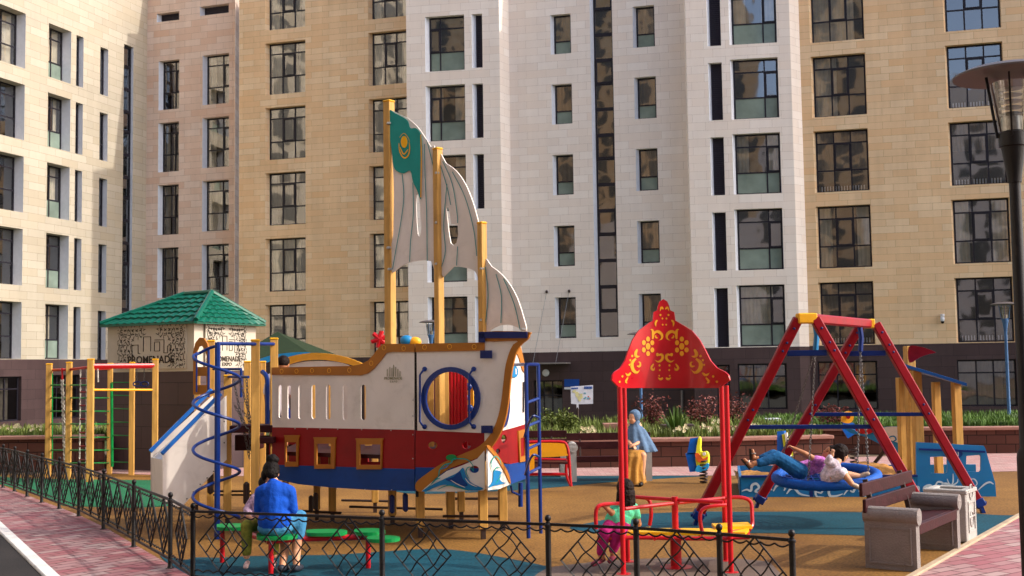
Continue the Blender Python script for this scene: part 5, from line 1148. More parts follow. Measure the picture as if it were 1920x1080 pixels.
# ---------------------------------------------------------------- concrete and timber benches, bin
def bench(label, fr, ax, L, group=None, aw=.5, ah=.62, hide=False, arms='conc', seatw=.5):
    """fr: front corner of first arm on the ground; ax: unit vector along the bench; front faces ax rotated -90"""
    ax = Vector((ax[0], ax[1], 0)).normalized(); f = Vector((ax.y, -ax.x, 0)); o = empty('bench', (fr[0], fr[1], 0), label, 'bench', group, 0)
    c = Vector((fr[0], fr[1], 0)); rz = math.atan2(ax.y, ax.x)
    for s in (0, L-.11):
        m = MB(); prof = [(0, 0), (-aw, 0), (-aw, ah-.1)]+[(-aw+.02-.0, ah-.1)]
        pr = [(0.0, 0), (0.0, ah-.14)]+[(-.02+.045*cos(t)+.0, ah-.09+.07*sin(t)) for t in (-1.0, -.4, .2, .8, 1.4)]+[(-aw+.0, ah-.02), (-aw-.015, ah-.08), (-aw, ah-.14), (-aw, 0)]
        n = len(pr); v = [c+f*(x)+ax*(s)+Vector((0, 0, z)) for x, z in pr]+[c+f*(x)+ax*(s+.11)+Vector((0, 0, z)) for x, z in pr]
        m.add(v, [tuple(range(n)), tuple(range(2*n-1, n-1, -1))]+[(i, n+i, n+(i+1) % n, (i+1) % n) for i in range(n)])
        arm = m.build('arm', P[arms], o)
        m = MB(); m.tube([c+ax*(s+.055)+f*(.02)+Vector((0, 0, ah-.085)), c+ax*(s+.055)-f*(aw+.01)+Vector((0, 0, ah-.085))], .082, 16); m.build('arm_roll', P[arms], arm)
        m = MB(); y_ = c+ax*(s-.004 if s == 0 else s-.004)
        for (x0, x1, z0, z1) in ((-.05, -aw+.05, .06, .075), (-.05, -aw+.05, ah-.2, ah-.185)): m.beam(y_+f*x0+Vector((0, 0, z0)), y_+f*x1+Vector((0, 0, z0)), .012, .014)
        for x in (-.05, -aw+.05): m.beam(y_+f*x+Vector((0, 0, .06)), y_+f*x+Vector((0, 0, ah-.19)), .012, .014)
        m.build('moulding', P[arms], arm)
    for k in range(4):
        x = -.05-k*(seatw-.1)/4-.04; m = MB(); m.beam(c+f*(x)+ax*.11+Vector((0, 0, .42-.01*k)), c+f*x+ax*(L-.11)+Vector((0, 0, .42-.01*k)), .1, .035, bev=.006); m.build('seat_slat', P['brownw'], o)
    m = MB(); m.beam(c+f*-.01+ax*.11+Vector((0, 0, .39)), c+f*-.01+ax*(L-.11)+Vector((0, 0, .39)), .03, .10, bev=.005); m.build('seat_front', P['brownw'], o)
    for k in range(2):
        z = .60+k*.155; x = -aw+.02-.03*k; m = MB(); m.beam(c+f*x+ax*-.04+Vector((0, 0, z)), c+f*x+ax*(L+.04)+Vector((0, 0, z)), .035, .13, bev=.006); m.build('back_slat', P['brownw'], o)
    for s in (.2, L-.25):
        m = MB(); m.beam(c+ax*s+f*(-aw+.06)+Vector((0, 0, .36)), c+ax*s+f*(-aw-.045)+Vector((0, 0, .84)), .03, .05, bev=.004); m.build('back_bracket', P['steel'], o)
    return o
q0, q1 = G(1720.5, 1073), G(1797, 1034)
bench('grey concrete armed bench with brown slats on the near right pavement edge', (q0.x, q0.y), ((q1-q0).x, (q1-q0).y), (q1-q0).length+.1, 'concrete benches', ah=.60)
b0 = G(1070, 904); b1 = G(1216, 903)
bench('concrete armed bench with brown slats that the veiled woman sits on', (b0.x, b0.y-.0), (1, 0), b1.x-b0.x+.08, 'concrete benches', aw=.5, ah=.68, arms='concl')
c2 = G(1000, 895)
bench('concrete bench half hidden behind the red and yellow rocking seat', (G(960, 898).x, G(960, 898).y+.25), (1, .0), 1.0, 'concrete benches', aw=.5, ah=.6, arms='concl')
bi = empty('litter_bin', (4.9, 12.9, 0), 'square grey concrete litter bin behind the near right bench', 'litter bin')
c = G(1820, 1018); axb = (q1-q0).normalized(); fb2 = Vector((axb.y, -axb.x, 0)); rzb = math.atan2(axb.y, axb.x)
cc = c-fb2*.23-axb*.0+axb*.12; hb = D(1800, 918, cc.y).z
mb = MB(); w_ = .44
for (dx, dy, sx, sy) in ((-.2, 0, .04, w_), (.2, 0, .04, w_), (0, -.2, .36, .04), (0, .2, .36, .04)):
    o_ = cc+axb*dx+fb2*dy; mb.box((o_.x, o_.y, hb/2), (sx, sy, hb-.03), rzb, bev=.008)
mb.build('bin_body', P['concl'], bi)
mb = MB()
for (dx, dy, sx, sy) in ((-.185, 0, .09, .47), (.185, 0, .09, .47), (0, -.19, .28, .09), (0, .19, .28, .09)):
    o_ = cc+axb*dx+fb2*dy; mb.box((o_.x, o_.y, hb), (sx, sy, .05), rzb, bev=.01)
mb.build('rim', P['concl'], bi)
part_box('liner', (cc.x, cc.y, hb/2-.05), (.34, .34, hb-.12), P['cut'], bi, rzb)
mb = MB()
for (dx, z0, z1) in ((-.13, .12, hb-.12), (.13, .12, hb-.12)): o_ = cc+axb*dx+fb2*.225; mb.box((o_.x, o_.y, (z0+z1)/2), (.02, .012, z1-z0), rzb)
for z in (.12, hb-.12, hb*.5): o_ = cc+fb2*.2245; mb.box((o_.x, o_.y, z), (.28, .012, .02), rzb)
for z in (.25, .55): o_ = cc+fb2*.226; mb.tube([o_+axb*(.07*cos(t))+Vector((0, 0, z+.08*sin(t))) for t in (2*pi*k/16 for k in range(16))], .008, 4, closed=True)
mb.build('relief', P['concl'], bi)
# ---------------------------------------------------------------- lamps
def lamp(name, label, px, Yl, z_top, s=1.0, pole='black', r0=.06):
    zg = 0 if Yl < 30 else -1.0
    b = Vector((D(px[0], px[1], Yl).x, Yl, zg)); z_top = z_top-zg; o = empty(name, b, label, 'street lamp', 'lamps with flat round caps'); hz = z_top
    MB().lathe(b, [(r0*2, 0), (r0*2, .04), (r0*1.35, .06), (r0*1.35, 1.18), (r0*1.25, 1.22), (r0*.9, 1.26), (r0*.78, hz-1.0*s), ], 20).build('pole', P[pole], o)
    MB().lathe(b, [(.058*s, hz-1.03*s), (.06*s, hz-.98*s), (.10*s, hz-.72*s), (.115*s, hz-.715*s), (.118*s, hz-.60*s), (.105*s, hz-.59*s)], 24).build('socket', P[pole], o)
    gl = MB(); gl.lathe(b, [(.105*s, hz-.59*s), (.17*s, hz-.16*s)], 24); gl.f = gl.f[:-2]; gl.sm = gl.sm[:-2]
    gl.build('glass_bowl', glassmat('lamp glass', (.9, .9, .88), .12, .03, 0), o)
    MB().lathe(b, [(.09*s, hz-.58*s), (.09*s, hz-.46*s), (.075*s, hz-.45*s)], 18).build('reflector', P['galv'], o)
    lv = MB()
    for k in range(5): z = hz-(.43-.055*k)*s; lv.lathe(b, [(.06*s, z+.012*s), (.10*s, z), (.06*s, z-.004*s)], 18)
    lv.build('louvre', P['galv'], o)
    sb__ = MB()
    for k in range(5):
        a = k*2*pi/5+.5; u = Vector((cos(a), sin(a), 0)); sb__.beam(b+u*.125*s+Vector((0, 0, hz-.64*s)), b+u*.20*s+Vector((0, 0, hz-.1*s)), .016*s, .022*s)
    sb__.build('strut', P[pole], o)
    MB().lathe(b, [(.001, hz), (.2*s, hz-.012*s), (.38*s, hz-.045*s), (.47*s, hz-.085*s), (.47*s, hz-.10*s), (.3*s, hz-.085*s), (.1*s, hz-.08*s)], 40).build('lamp_cap', mat('grey lamp cap', '5c5350', .45, .1), o)
    return o
zt1 = D(1898, 122, 10).z
lamp('street_lamp', 'large dark street lamp with a flat round cap in the right foreground', (1898+8, 420), 10.0, zt1+.0, 1.0, 'black')
P['lampblue'] = mat('blue grey lamp pole', '3f6590', .5, .15)
lamp('street_lamp', 'small distant street lamp with a blue pole on the right lawn', (1888, 680), 31.0, D(1885, 566, 31).z, .75, 'lampblue', .05)
lamp('street_lamp', 'distant lamp head visible between the masts of the play ship', (808, 620), 33.0, D(808, 600, 33).z, .7, 'lampblue', .05)
lamp('street_lamp', 'distant lamp with a blue pole behind the red canopy board', (1201, 700), 31.0, D(1198, 622, 31).z, .7, 'lampblue', .045)
# ---------------------------------------------------------------- things on the wall by the entrance
def on_wall(px, py, off=.0): u, z = pE.P(px, py, off); return pE.W(u, z, off)
e_ = empty('entrance_canopy', on_wall(1035, 690), 'thin canopy on cables above the glass entrance door', 'canopy')
a, b = on_wall(1003, 683, .02), on_wall(1070, 682, .02); fwd = pE.n*1.1; MB().add([a, b, b+fwd, a+fwd]+[v+Vector((0, 0, .07)) for v in (a, b, b+fwd, a+fwd)], [(3, 2, 1, 0), (4, 5, 6, 7), (0, 1, 5, 4), (1, 2, 6, 5), (2, 3, 7, 6), (3, 0, 4, 7)]).build('slab', P['conc'], e_)
for (x0, y0, x1) in ((1025, 547, 1008), (1067, 546, 1050)):
    t = on_wall(x0, y0, .05); lo = on_wall(x1, 683, .05)+pE.n*1.0; MB().tube([t, lo], .012, 5).build('cable', P['galv'], e_); MB().ell(t, (.06, .06, .08), n=8, m=6).build('anchor', P['steel'], e_)
c = on_wall(1023, 699, .06); q = pE.n.to_track_quat('Z', 'Y').to_matrix(); wl_ = empty('wall_lamp', c, 'round white wall lamp above the entrance door', 'wall lamp')
MB().lathe(c-pE.n*.06, [(.16, 0), (.16, .05), (.12, .09), (.05, .1)], 20, q).build('shade', P['revealw'], wl_); MB().lathe(c-pE.n*.06, [(.175, 0), (.175, .03)], 20, q).build('ring', P['conc'], wl_)
sg = empty('street_sign', on_wall(1073, 720, .04), 'blue rectangular sign with a white strip on the dark wall beside the entrance', 'sign')
plate('sign_plate', [pl_px(pE, [(1058, 711), (1086, 711), (1086, 725), (1058, 725)], .05)], .03, mat('sign blue', '164a9c', .4), sg, pE.M, .05); plate('sign_strip', [pl_px(pE, [(1058, 726), (1070, 726), (1070, 730), (1058, 730)], .05)], .02, P['revealw'], sg, pE.M, .05)
mp_ = empty('poster', on_wall(1092, 742, .1), 'white illustrated map poster on a board in front of the dark wall', 'poster'); PM = Plane(PX(1060, 33), PX(1120, 33))
def pm(pts): return pl_px(PM, pts)
plate('sheet', [pm([(1070, 725), (1112, 722), (1112, 757), (1085, 758), (1085, 766), (1081, 766), (1081, 758), (1071, 757)])], .02, mat('poster paper', 'd8d8e2', .6), mp_, PM.M, 0)
rnd = random.Random(4)
for (nm, c_, n, (x0, x1, y0, y1), s) in (('landmass', 'd6cf9a', 9, (1073, 1090, 731, 754), 4), ('picture', '6aa0b0', 5, (1096, 1106, 735, 750), 2.2), ('picture', 'c2544e', 3, (1096, 1106, 744, 752), 2)):
    m_ = mat('print '+c_, c_, .6)
    for _ in range(n):
        x, y = rnd.uniform(x0, x1), rnd.uniform(y0, y1); plate(nm, [pm([(x+s*rnd.uniform(.6, 1.2)*cos(a), y+s*rnd.uniform(.5, 1)*sin(a)) for a in (2*pi*k/7 for k in range(7))])], .003, m_, mp_, PM.M, .003+rnd.random()*.004)
for i in range(6): x = 1095.5+i*2.6; plate('headline_mark', [pm([(x, 724.5), (x+1.9, 724.4), (x+1.9, 729), (x, 729.2)])], .004, MATS['sign blue'], mp_, PM.M, .009)
plate('headline_mark', [pm([(1071, 727), (1084, 726.5), (1084, 729), (1071, 729.5)])], .004, MATS['sign blue'], mp_, PM.M, .009)
MB().tube([PM.W(*PM.P(1083, 764), -.02), PM.W(PM.P(1083, 764)[0], .3, -.02)], .03, 6).build('post', P['steel'], mp_)
for i, px in enumerate((1279,)):
    a, b = on_wall(px, 732, .06), on_wall(px, 790, .06); tag(MB().tube([a, b], .06, 8).build('downpipe', P['conc'], None), 'thin grey downpipe on the dark wall behind the canopy board', 'downpipe')
cw = pG.P(1767, 598, .1); c = pG.W(cw[0], cw[1], .12); cc_ = empty('security_camera', c, 'small white dome camera on the tan wall at right', 'security camera')
part_box('bracket', tuple(c+Vector((0, 0, .15))), (.1, .2, .1), P['revealw'], cc_, .2, .01); MB().ell(c, (.09, .09, .14), n=12, m=8).build('housing', P['revealw'], cc_); MB().ell(c-Vector((0, 0, .12)), (.07, .07, .08), n=12, m=8).build('dome', P['cut'], cc_)
# ---------------------------------------------------------------- red and yellow rocking seat past the ladder
RK = empty('rocking_seat', (PX(1030, 18.7)[0], 18.7, 0), 'red tube frame seat with yellow back board standing behind the blue ladder', 'play seat')
Yr = 19.0; zf = G(1070, 912)
def DR(px, py, dy=0): return D(px, py, Yr+dy)
RP = Plane(PX(990, Yr), PX(1070, Yr))
board('back_board', RP, smooth_loop([(992, 833), (1050, 831), (1060, 836), (1063, 850), (1060, 855), (992, 856)], 3), (), 'orange', .02, .025, RK)
board('side_board', Plane(PX(985, 18.3), PX(1010, 18.3)), [(988, 838), (1002, 838), (1002, 885), (988, 885)], (), 'orange', 0, .02, RK)
for pts in ([(990, 829), (1050, 828), (1063, 836), (1067, 860), (1069, 893), (1071, 912)], [(992, 860), (1062, 862)], [(992, 889), (1064, 889)], [(1062, 862), (1062, 890), (1070, 910)], [(990, 829), (990, 905)]): MB().tube([DR(*p) for p in smooth_loop(pts, 3, False)], .024, 8).build('frame_tube', P['red'], RK)
a, b = DR(992, 862), DR(1062, 863); MB().add([a, b, b+Vector((0, -.4, 0)), a+Vector((0, -.4, 0))]+[v-Vector((0, 0, .03)) for v in (a, b, b+Vector((0, -.4, 0)), a+Vector((0, -.4, 0)))], [(0, 1, 2, 3), (7, 6, 5, 4), (0, 4, 5, 1), (1, 5, 6, 2), (2, 6, 7, 3), (3, 7, 4, 0)]).build('seat', P['brownw'], RK)
# ---------------------------------------------------------------- spring riders
def spring(o, p, z, r=.06):
    MB().tube([(p[0]+r*cos(k*.5), p[1]+r*sin(k*.5), z*k/90) for k in range(91)], .014, 6).build('spring', P['steel'], o)
def rider(label, px, Y, sh, col='blueb', face=1, zb=.3):
    p = PX(px, Y); o = empty('spring_rider', (p[0], p[1], 0), label, 'spring rider', 'spring riders'); spring(o, p, zb+.1); return o, p
o, p = rider('blue spring rider with yellow side seen from behind, right of the veiled woman', 1311, 20.0, None)
Y0 = 20.0; BP = Plane(PX(1280, Y0), PX(1340, Y0)); SP = Plane(PX(1303, Y0), (PX(1303, Y0)[0]+.45, Y0+.25))
bk = MB(); 
def pf(x, y, dy=0): return D(x, y, Y0+dy)
def prism(name, front, dvec, m, par):
    n = len(front); v = list(front)+[q+dvec for q in front]; return MB().add(v, [tuple(range(n)), tuple(range(2*n-1, n-1, -1))]+[(i, n+i, n+(i+1) % n, (i+1) % n) for i in range(n)]).build(name, m, par)
RB = mat('rider blue', '0e63c2', .35, .1, coat=.3)
prism('seat_back', [pf(1294, 822), pf(1310, 820), pf(1303, 852), pf(1288, 852)], Vector((.04, .06, 0)), RB, o)
prism('body', [pf(1285, 850), pf(1306, 849), pf(1310, 856), pf(1308, 884), pf(1293, 885), pf(1288, 862)], Vector((.08, .22, 0)), RB, o)
mY, mO, mL = mat('rider yellow', 'e6e234', .35, .1), mat('rider orange', 'e0632a', .35, .1), mat('rider light blue', '2e9fd8', .35, .1)
prism('side_figure', [pf(*q, -.03) for q in smooth_loop([(1309, 822), (1313, 824), (1313, 846), (1324, 846), (1328, 856), (1326, 872), (1312, 882), (1304, 862)], 3)], Vector((.03, .03, 0)), mY, o)
prism('fish_mouth', [pf(*q, -.05) for q in smooth_loop([(1303, 852), (1309, 850), (1318, 860), (1327, 856), (1322, 866), (1309, 866)], 3)], Vector((.01, .02, 0)), mO, o)
prism('eye', [pf(*q, -.06) for q in el(1320, 851, 3, 3.4, 12)], Vector((.01, .02, 0)), P['hullw'], o)
prism('wave_skirt', [pf(*q, -.06) for q in smooth_loop([(1304, 884), (1308, 872), (1316, 876), (1327, 868), (1328, 878), (1318, 884)], 3)], Vector((.01, .02, 0)), mL, o)
o, p = rider('blue and yellow spring rider half hidden behind the rear swing leg', 1472, 20.6, None)
Y0 = 20.6
prism('seat_back', [pf(1457, 809), pf(1470, 808), pf(1470, 846), pf(1457, 846)], Vector((.05, .06, 0)), RB, o)
prism('side_figure', [pf(*q, -.03) for q in [(1466, 815), (1478, 812), (1486, 832), (1488, 868), (1474, 868)]], Vector((.03, .2, 0)), mY, o)
prism('white_stripe', [pf(*q, -.05) for q in [(1471, 812), (1475, 811), (1484, 866), (1479, 868)]], Vector((.02, .02, 0)), P['hullw'], o); prism('body', [pf(1457, 845), pf(1470, 845), pf(1474, 868), pf(1460, 866)], Vector((.05, .2, 0)), RB, o)
# ---------------------------------------------------------------- blue sandpit boat with cabin, roof and slide
SB = empty('sandpit_boat', (5.2, 18, 0), 'blue boat-shaped sandpit with a windowed cabin, ochre posts, blue roof and red pennant', 'sandpit')
w0, w1 = G(1390, 932), G(1868, 931); H1 = Plane((w0.x, w0.y), (w1.x, w1.y)); H2 = Plane((w0.x+.35, w0.y+2.0), (w1.x+.5, w1.y+2.0)); u5 = H1.P(1720, 900)[0]
SBM = mat('sandpit blue', '1273ad', .4, .12, 2.5, coat=.2)
plate('low_wall', [[(0, 0), (H1.P(1520, 900)[0]-.012, 0), (H1.P(1520, 900)[0]-.012, .30), (0, .30)]], .04, SBM, SB, H1.M, 0); plate('low_wall', [[(H1.P(1520, 900)[0]+.012, 0), (u5, 0), (u5, .30), (H1.P(1520, 900)[0]+.012, .30)]], .04, SBM, SB, H1.M, 0)
part_box('joint_post', tuple(H1.W(H1.P(1520, 900)[0], .15, -.02)), (.05, .05, .32), P['blue'], SB)
plate('low_wall', [[(0, 0), (u5, 0), (u5, .30), (0, .30)]], .04, SBM, SB, H2.M, 0)
MB().beam(H1.W(0, .31, 0), H1.W(u5, .31, 0), .08, .03).build('rim', P['blue'], SB); MB().beam(H1.W(0, .15, -.02), H2.W(0, .15, 0), .04, .3).build('end_wall', SBM, SB)
sdm = MB(); rnd = random.Random(5); nx, ny = 46, 22; vs = []
for i in range(nx+1):
    for j in range(ny+1):
        u = .04+(u5-.08)*i/nx; v = j/ny; h_ = .2+.2*max(0, 1-((u-u5*.76)/.9)**2)*max(0, 1-((v-.5)/.5)**2)+rnd.uniform(-.018, .018)+.03*sin(u*5+v*7); vs.append(H1.W(u, h_, -.05-1.9*v))
sdm.add(vs, [(i*(ny+1)+j, (i+1)*(ny+1)+j, (i+1)*(ny+1)+j+1, i*(ny+1)+j+1) for i in range(nx) for j in range(ny)], True); tag(sdm.build('sand', P['sand'], SB), kind='stuff')
wavep = mat('wave line pale blue', 'b7cdd8', .5, .08)
def sw_(pts, w): 
    q = smooth_loop(pts, 6, False); L = len(q); mb = MB(); vs = []
    for i, (x, y) in enumerate(q):
        a = q[max(0, i-1)]; b = q[min(L-1, i+1)]; dx, dy = b[0]-a[0], b[1]-a[1]; d_ = math.hypot(dx, dy) or 1; ww = w*.8*(.35+.65*sin(pi*i/(L-1)))
        for s in (1, -1): u, z = H1.P(x-dy/d_*ww*s, y+dx/d_*ww*s, .022); vs.append(H1.W(u, z, .0235))
    mb.add(vs, [(2*i, 2*i+1, 2*i+3, 2*i+2) for i in range(L-1)]); mb.build('wave_drawing', wavep, SB, fix=False)
cab = [(1718, 829), (1845, 836), (1848, 842), (1866, 905), (1868, 931), (1718, 935)]
cabp = board('cabin_panel', H1, cab, [[(1744, 857), (1765, 856), (1776, 857), (1776, 886), (1770, 888), (1745, 887)], [(1812, 855), (1837, 853), (1839, 856), (1839, 882), (1836, 885), (1811, 884)]], 'hullw', .0, .04, SB); cabp.data.materials[0] = SBM
plate('low_wall', [[(u5, 0), (H2.L, 0), (H2.L, .30), (u5, .30)]], .04, SBM, SB, H2.M, 0)
MB().beam(H1.W(*H1.P(1722, 842), .03), H1.W(*H1.P(1846, 847), .03), .02, .03).build('ledge', P['blue'], SB)
sgb = board('cabin_badge', H1, el(1790, 851, 15, 9), (), 'hullb', .03, .01, SB); u_, z_ = H1.P(1791, 850); text('badge_letters', 'BI', .12, wavep, sgb, H1.M, u_, z_, .034, .004)
for pts, w in (([(1391, 921), (1400, 918), (1408, 920), (1410, 910), (1418, 907), (1423, 914), (1416, 922), (1432, 923)], 3), ([(1450, 921), (1456, 911), (1464, 909), (1472, 914), (1470, 920)], 3), ([(1475, 926), (1482, 917), (1490, 916), (1500, 926), (1518, 930)], 3), ([(1530, 922), (1540, 924), (1541, 916), (1533, 914), (1529, 922), (1532, 931), (1545, 932)], 3), ([(1568, 918), (1560, 914), (1554, 921), (1557, 930), (1568, 930), (1580, 926)], 3), ([(1582, 928), (1595, 912), (1602, 914), (1600, 922), (1594, 920)], 3), ([(1610, 920), (1618, 928), (1630, 930)], 2.4), ([(1640, 922), (1648, 914), (1656, 917)], 2.4), ([(1722, 922), (1722, 914), (1716, 912)], 3), ([(1732, 922), (1733, 914), (1744, 910), (1751, 917)], 3), ([(1752, 915), (1758, 904), (1768, 906), (1770, 916)], 2.2), ([(1765, 916), (1768, 908), (1778, 908), (1783, 916)], 3), ([(1815, 900), (1826, 898), (1832, 906), (1828, 912)], 1.6), ([(1834, 919), (1846, 908), (1856, 904), (1863, 908)], 2.2), ([(1787, 888), (1787, 903), (1784, 909)], 1.8), ([(1776, 898), (1780, 907), (1787, 909), (1795, 904), (1796, 898)], 1.8), ([(1670, 925), (1690, 929), (1715, 926)], 1.6), ([(1430, 918), (1440, 914), (1448, 919)], 2)): sw_(pts, w)
def spost(px, pt, Y, z0=.0, w=.12, cap_=False): a = D(px, pt, Y); return post(SB, (a.x, a.y), z0, a.z, w, .12, capc=cap_)
spost(1689, 708, 19.0, w=.13); spost(1704, 649, 18.6, w=.14, cap_=False); spost(1717, 695, 18.1, w=.13); spost(1754, 716, 19.2, w=.11); spost(1792, 716, 17.9, w=.115, z0=.4)
rf = [D(1686, 684, 18.0), D(1812, 722, 17.4), D(1800, 716, 19.6), D(1690, 690, 19.9)]
rf = [D(1690, 686, 17.7), D(1813, 724, 17.2), D(1790, 716, 19.7), D(1680, 688, 19.9)]
MB().add(rf+[v+Vector((0, 0, .045)) for v in rf], [(3, 2, 1, 0), (4, 5, 6, 7), (0, 1, 5, 4), (1, 2, 6, 5), (2, 3, 7, 6), (3, 0, 4, 7)]).build('roof', mat('roof board blue', '1c5fae', .4, .1), SB)
PNT = Plane(PX(1704, 18.5), (PX(1760, 18.3)[0], 18.3)); board('pennant', PNT, smooth_loop([(1704, 650), (1725, 650), (1742, 655), (1755, 661), (1742, 664), (1725, 670), (1705, 680)], 3), (), 'redw', .05, .02, SB)
SLP = Plane(PX(1580, 19.9), PX(1702, 19.2))
slb = board('slide_side', SLP, smooth_loop([(1581, 800), (1590, 803), (1602, 806), (1612, 814), (1628, 812), (1640, 806), (1660, 800), (1690, 800), (1700, 806), (1700, 852), (1688, 853), (1660, 838), (1620, 818), (1595, 812)], 3), (), 'blueb', 0, .03, SB)
board('white_fin', SLP, smooth_loop([(1640, 812), (1655, 802), (1680, 800), (1699, 806), (1700, 835), (1688, 832), (1672, 826), (1655, 822)], 3), (), 'hullw', .02, .01, slb)
for pts in ([(1664, 828), (1668, 820), (1676, 818), (1680, 824), (1675, 829), (1690, 833)], [(1650, 818), (1660, 812)]): pstroke('wave_line', SLP, pts, 2.5, 'wave', slb, .026)
board('red_wave', SLP, smooth_loop([(1603, 806), (1612, 798), (1622, 806), (1632, 797), (1640, 806), (1628, 814), (1614, 812)], 3), (), 'red', .02, .02, SB)
MB().beam(SLP.W(*SLP.P(1640, 868), 0), SLP.W(*SLP.P(1665, 838), 0), .05, .05).build('brace', P['steel'], SB)
FW = empty('spring_rider', (PX(1591, 21)[0], 21, 0), 'spring rider with a yellow ring head above the sandpit slide', 'spring rider', 'spring riders'); spring(FW, PX(1591, 21), .5); Y0 = 21.0
FP2 = Plane(PX(1580, 21), PX(1600, 21)); board('ring_head', FP2, smooth_loop([(1579, 790), (1581, 778), (1588, 772), (1597, 772), (1601, 780), (1598, 790), (1590, 794)], 3), (), 'orange', 0, .08, FW); board('hub', FP2, el(1591, 781, 3.5, 4.5, 12), (), 'redw', .06, .05, FW)
prism('body', [pf(1582, 794), pf(1602, 794), pf(1606, 812), pf(1590, 822), pf(1580, 806)], Vector((.05, .25, 0)), RB, FW)
# ---------------------------------------------------------------- people
def hand(mb, wrist, d, up, s=1.0, curl=.5, left=False):
    """palm with four fingers and a thumb; d: pointing direction, up: back-of-hand normal"""
    d = Vector(d).normalized(); up = Vector(up); up = (up-d*up.dot(d)).normalized(); side = d.cross(up)*(1 if left else -1)
    p = Vector(wrist); mb.cap(p, .020*s, p+d*.06*s-side*.008*s, .022*s, 8); mb.cap(p+d*.02*s+side*.012*s, .016*s, p+d*.065*s+side*.018*s, .017*s, 8)
    for k in range(4):
        b = p+d*.07*s+side*(.027-.018*k)*s; L = (.062, .072, .068, .052)[k]*s; c1 = curl*.7+.06*k; d1 = (d*cos(c1)-up*sin(c1)).normalized(); c2 = curl*1.9; d2 = (d*cos(c2)-up*sin(c2)).normalized()
        m = b+d1*L*.5; mb.cap(b-d*.012*s, .0082*s, m, .0078*s, 7); mb.cap(m, .0078*s, m+d2*L*.5, .0068*s, 7)
    tb = p+d*.02*s+side*.025*s; td = (d*.6+side*.75-up*.3*curl).normalized(); mb.cap(tb, .0105*s, tb+td*.035*s, .0095*s, 7); mb.cap(tb+td*.035*s, .0095*s, tb+td*.035*s+(td*.5+d*.6-up*.5*curl).normalized()*.026*s, .008*s, 7)
def frame_of(fw_, up_):
    f = Vector(fw_).normalized(); u = Vector(up_); u = (u-f*u.dot(f)).normalized(); r = f.cross(u); return Matrix((r, f, u)).transposed()      # x right, y forward, z up
def head(mb, c, M, s=1.0):
    c = Vector(c); E = lambda o, r: mb.ell(c+M@(Vector(o)*s), tuple(q*s for q in r), M, 16, 12)
    E((0, -.012, .02), (.074, .092, .092)); E((0, .022, -.035), (.058, .066, .068)); E((0, .05, -.075), (.032, .034, .026))      # skull, face, chin
    E((0, .088, -.018), (.0105, .02, .016)); E((0, .08, .004), (.009, .014, .024)); E((0, .077, -.048), (.024, .011, .006)); E((0, .078, -.058), (.020, .010, .006))
    for x in (-1, 1): E((x*.028, .070, .018), (.018, .010, .006)); E((x*.034, .060, -.022), (.018, .016, .016)); E((x*.074, -.006, -.008), (.010, .018, .028))
def eyes(par, c, M, s):
    mb = MB(); c = Vector(c)
    for x in (-1, 1): mb.ell(c+M@(Vector((x*.028, .0735, .004))*s), (.012*s, .006*s, .006*s), M, 8, 6)
    mb.build('eyes', P['hair'], par); b = MB()
    for x in (-1, 1): b.cap(c+M@(Vector((x*.014, .082, .022))*s), .003*s, c+M@(Vector((x*.042, .074, .022))*s), .003*s, 6)
    b.build('eyebrows', P['hair'], par); b = MB(); b.ell(c+M@(Vector((0, .086, -.053))*s), (.02*s, .006*s, .006*s), M, 8, 6); b.build('lips', mat('lips', 'a8564a', .5), par)
def limb(mb, pts, rr, n=12):
    for i in range(len(pts)-1): mb.cap(pts[i], rr[i], pts[i+1], rr[i+1], n)
def shoe(par, ankle, toe, s, m, sandal=False):
    a, t = Vector(ankle), Vector(toe); d = (t-a).normalized(); mb = MB(); mb.cap(a-d*.03*s+Vector((0, 0, 0)), .036*s, a+d*.07*s, .038*s, 12); mb.cap(a+d*.06*s, .04*s, t, .032*s, 12)
    return blob('shoe', mb, m, par, .008*s+.001, 3)
def V3(p): return Vector(p)
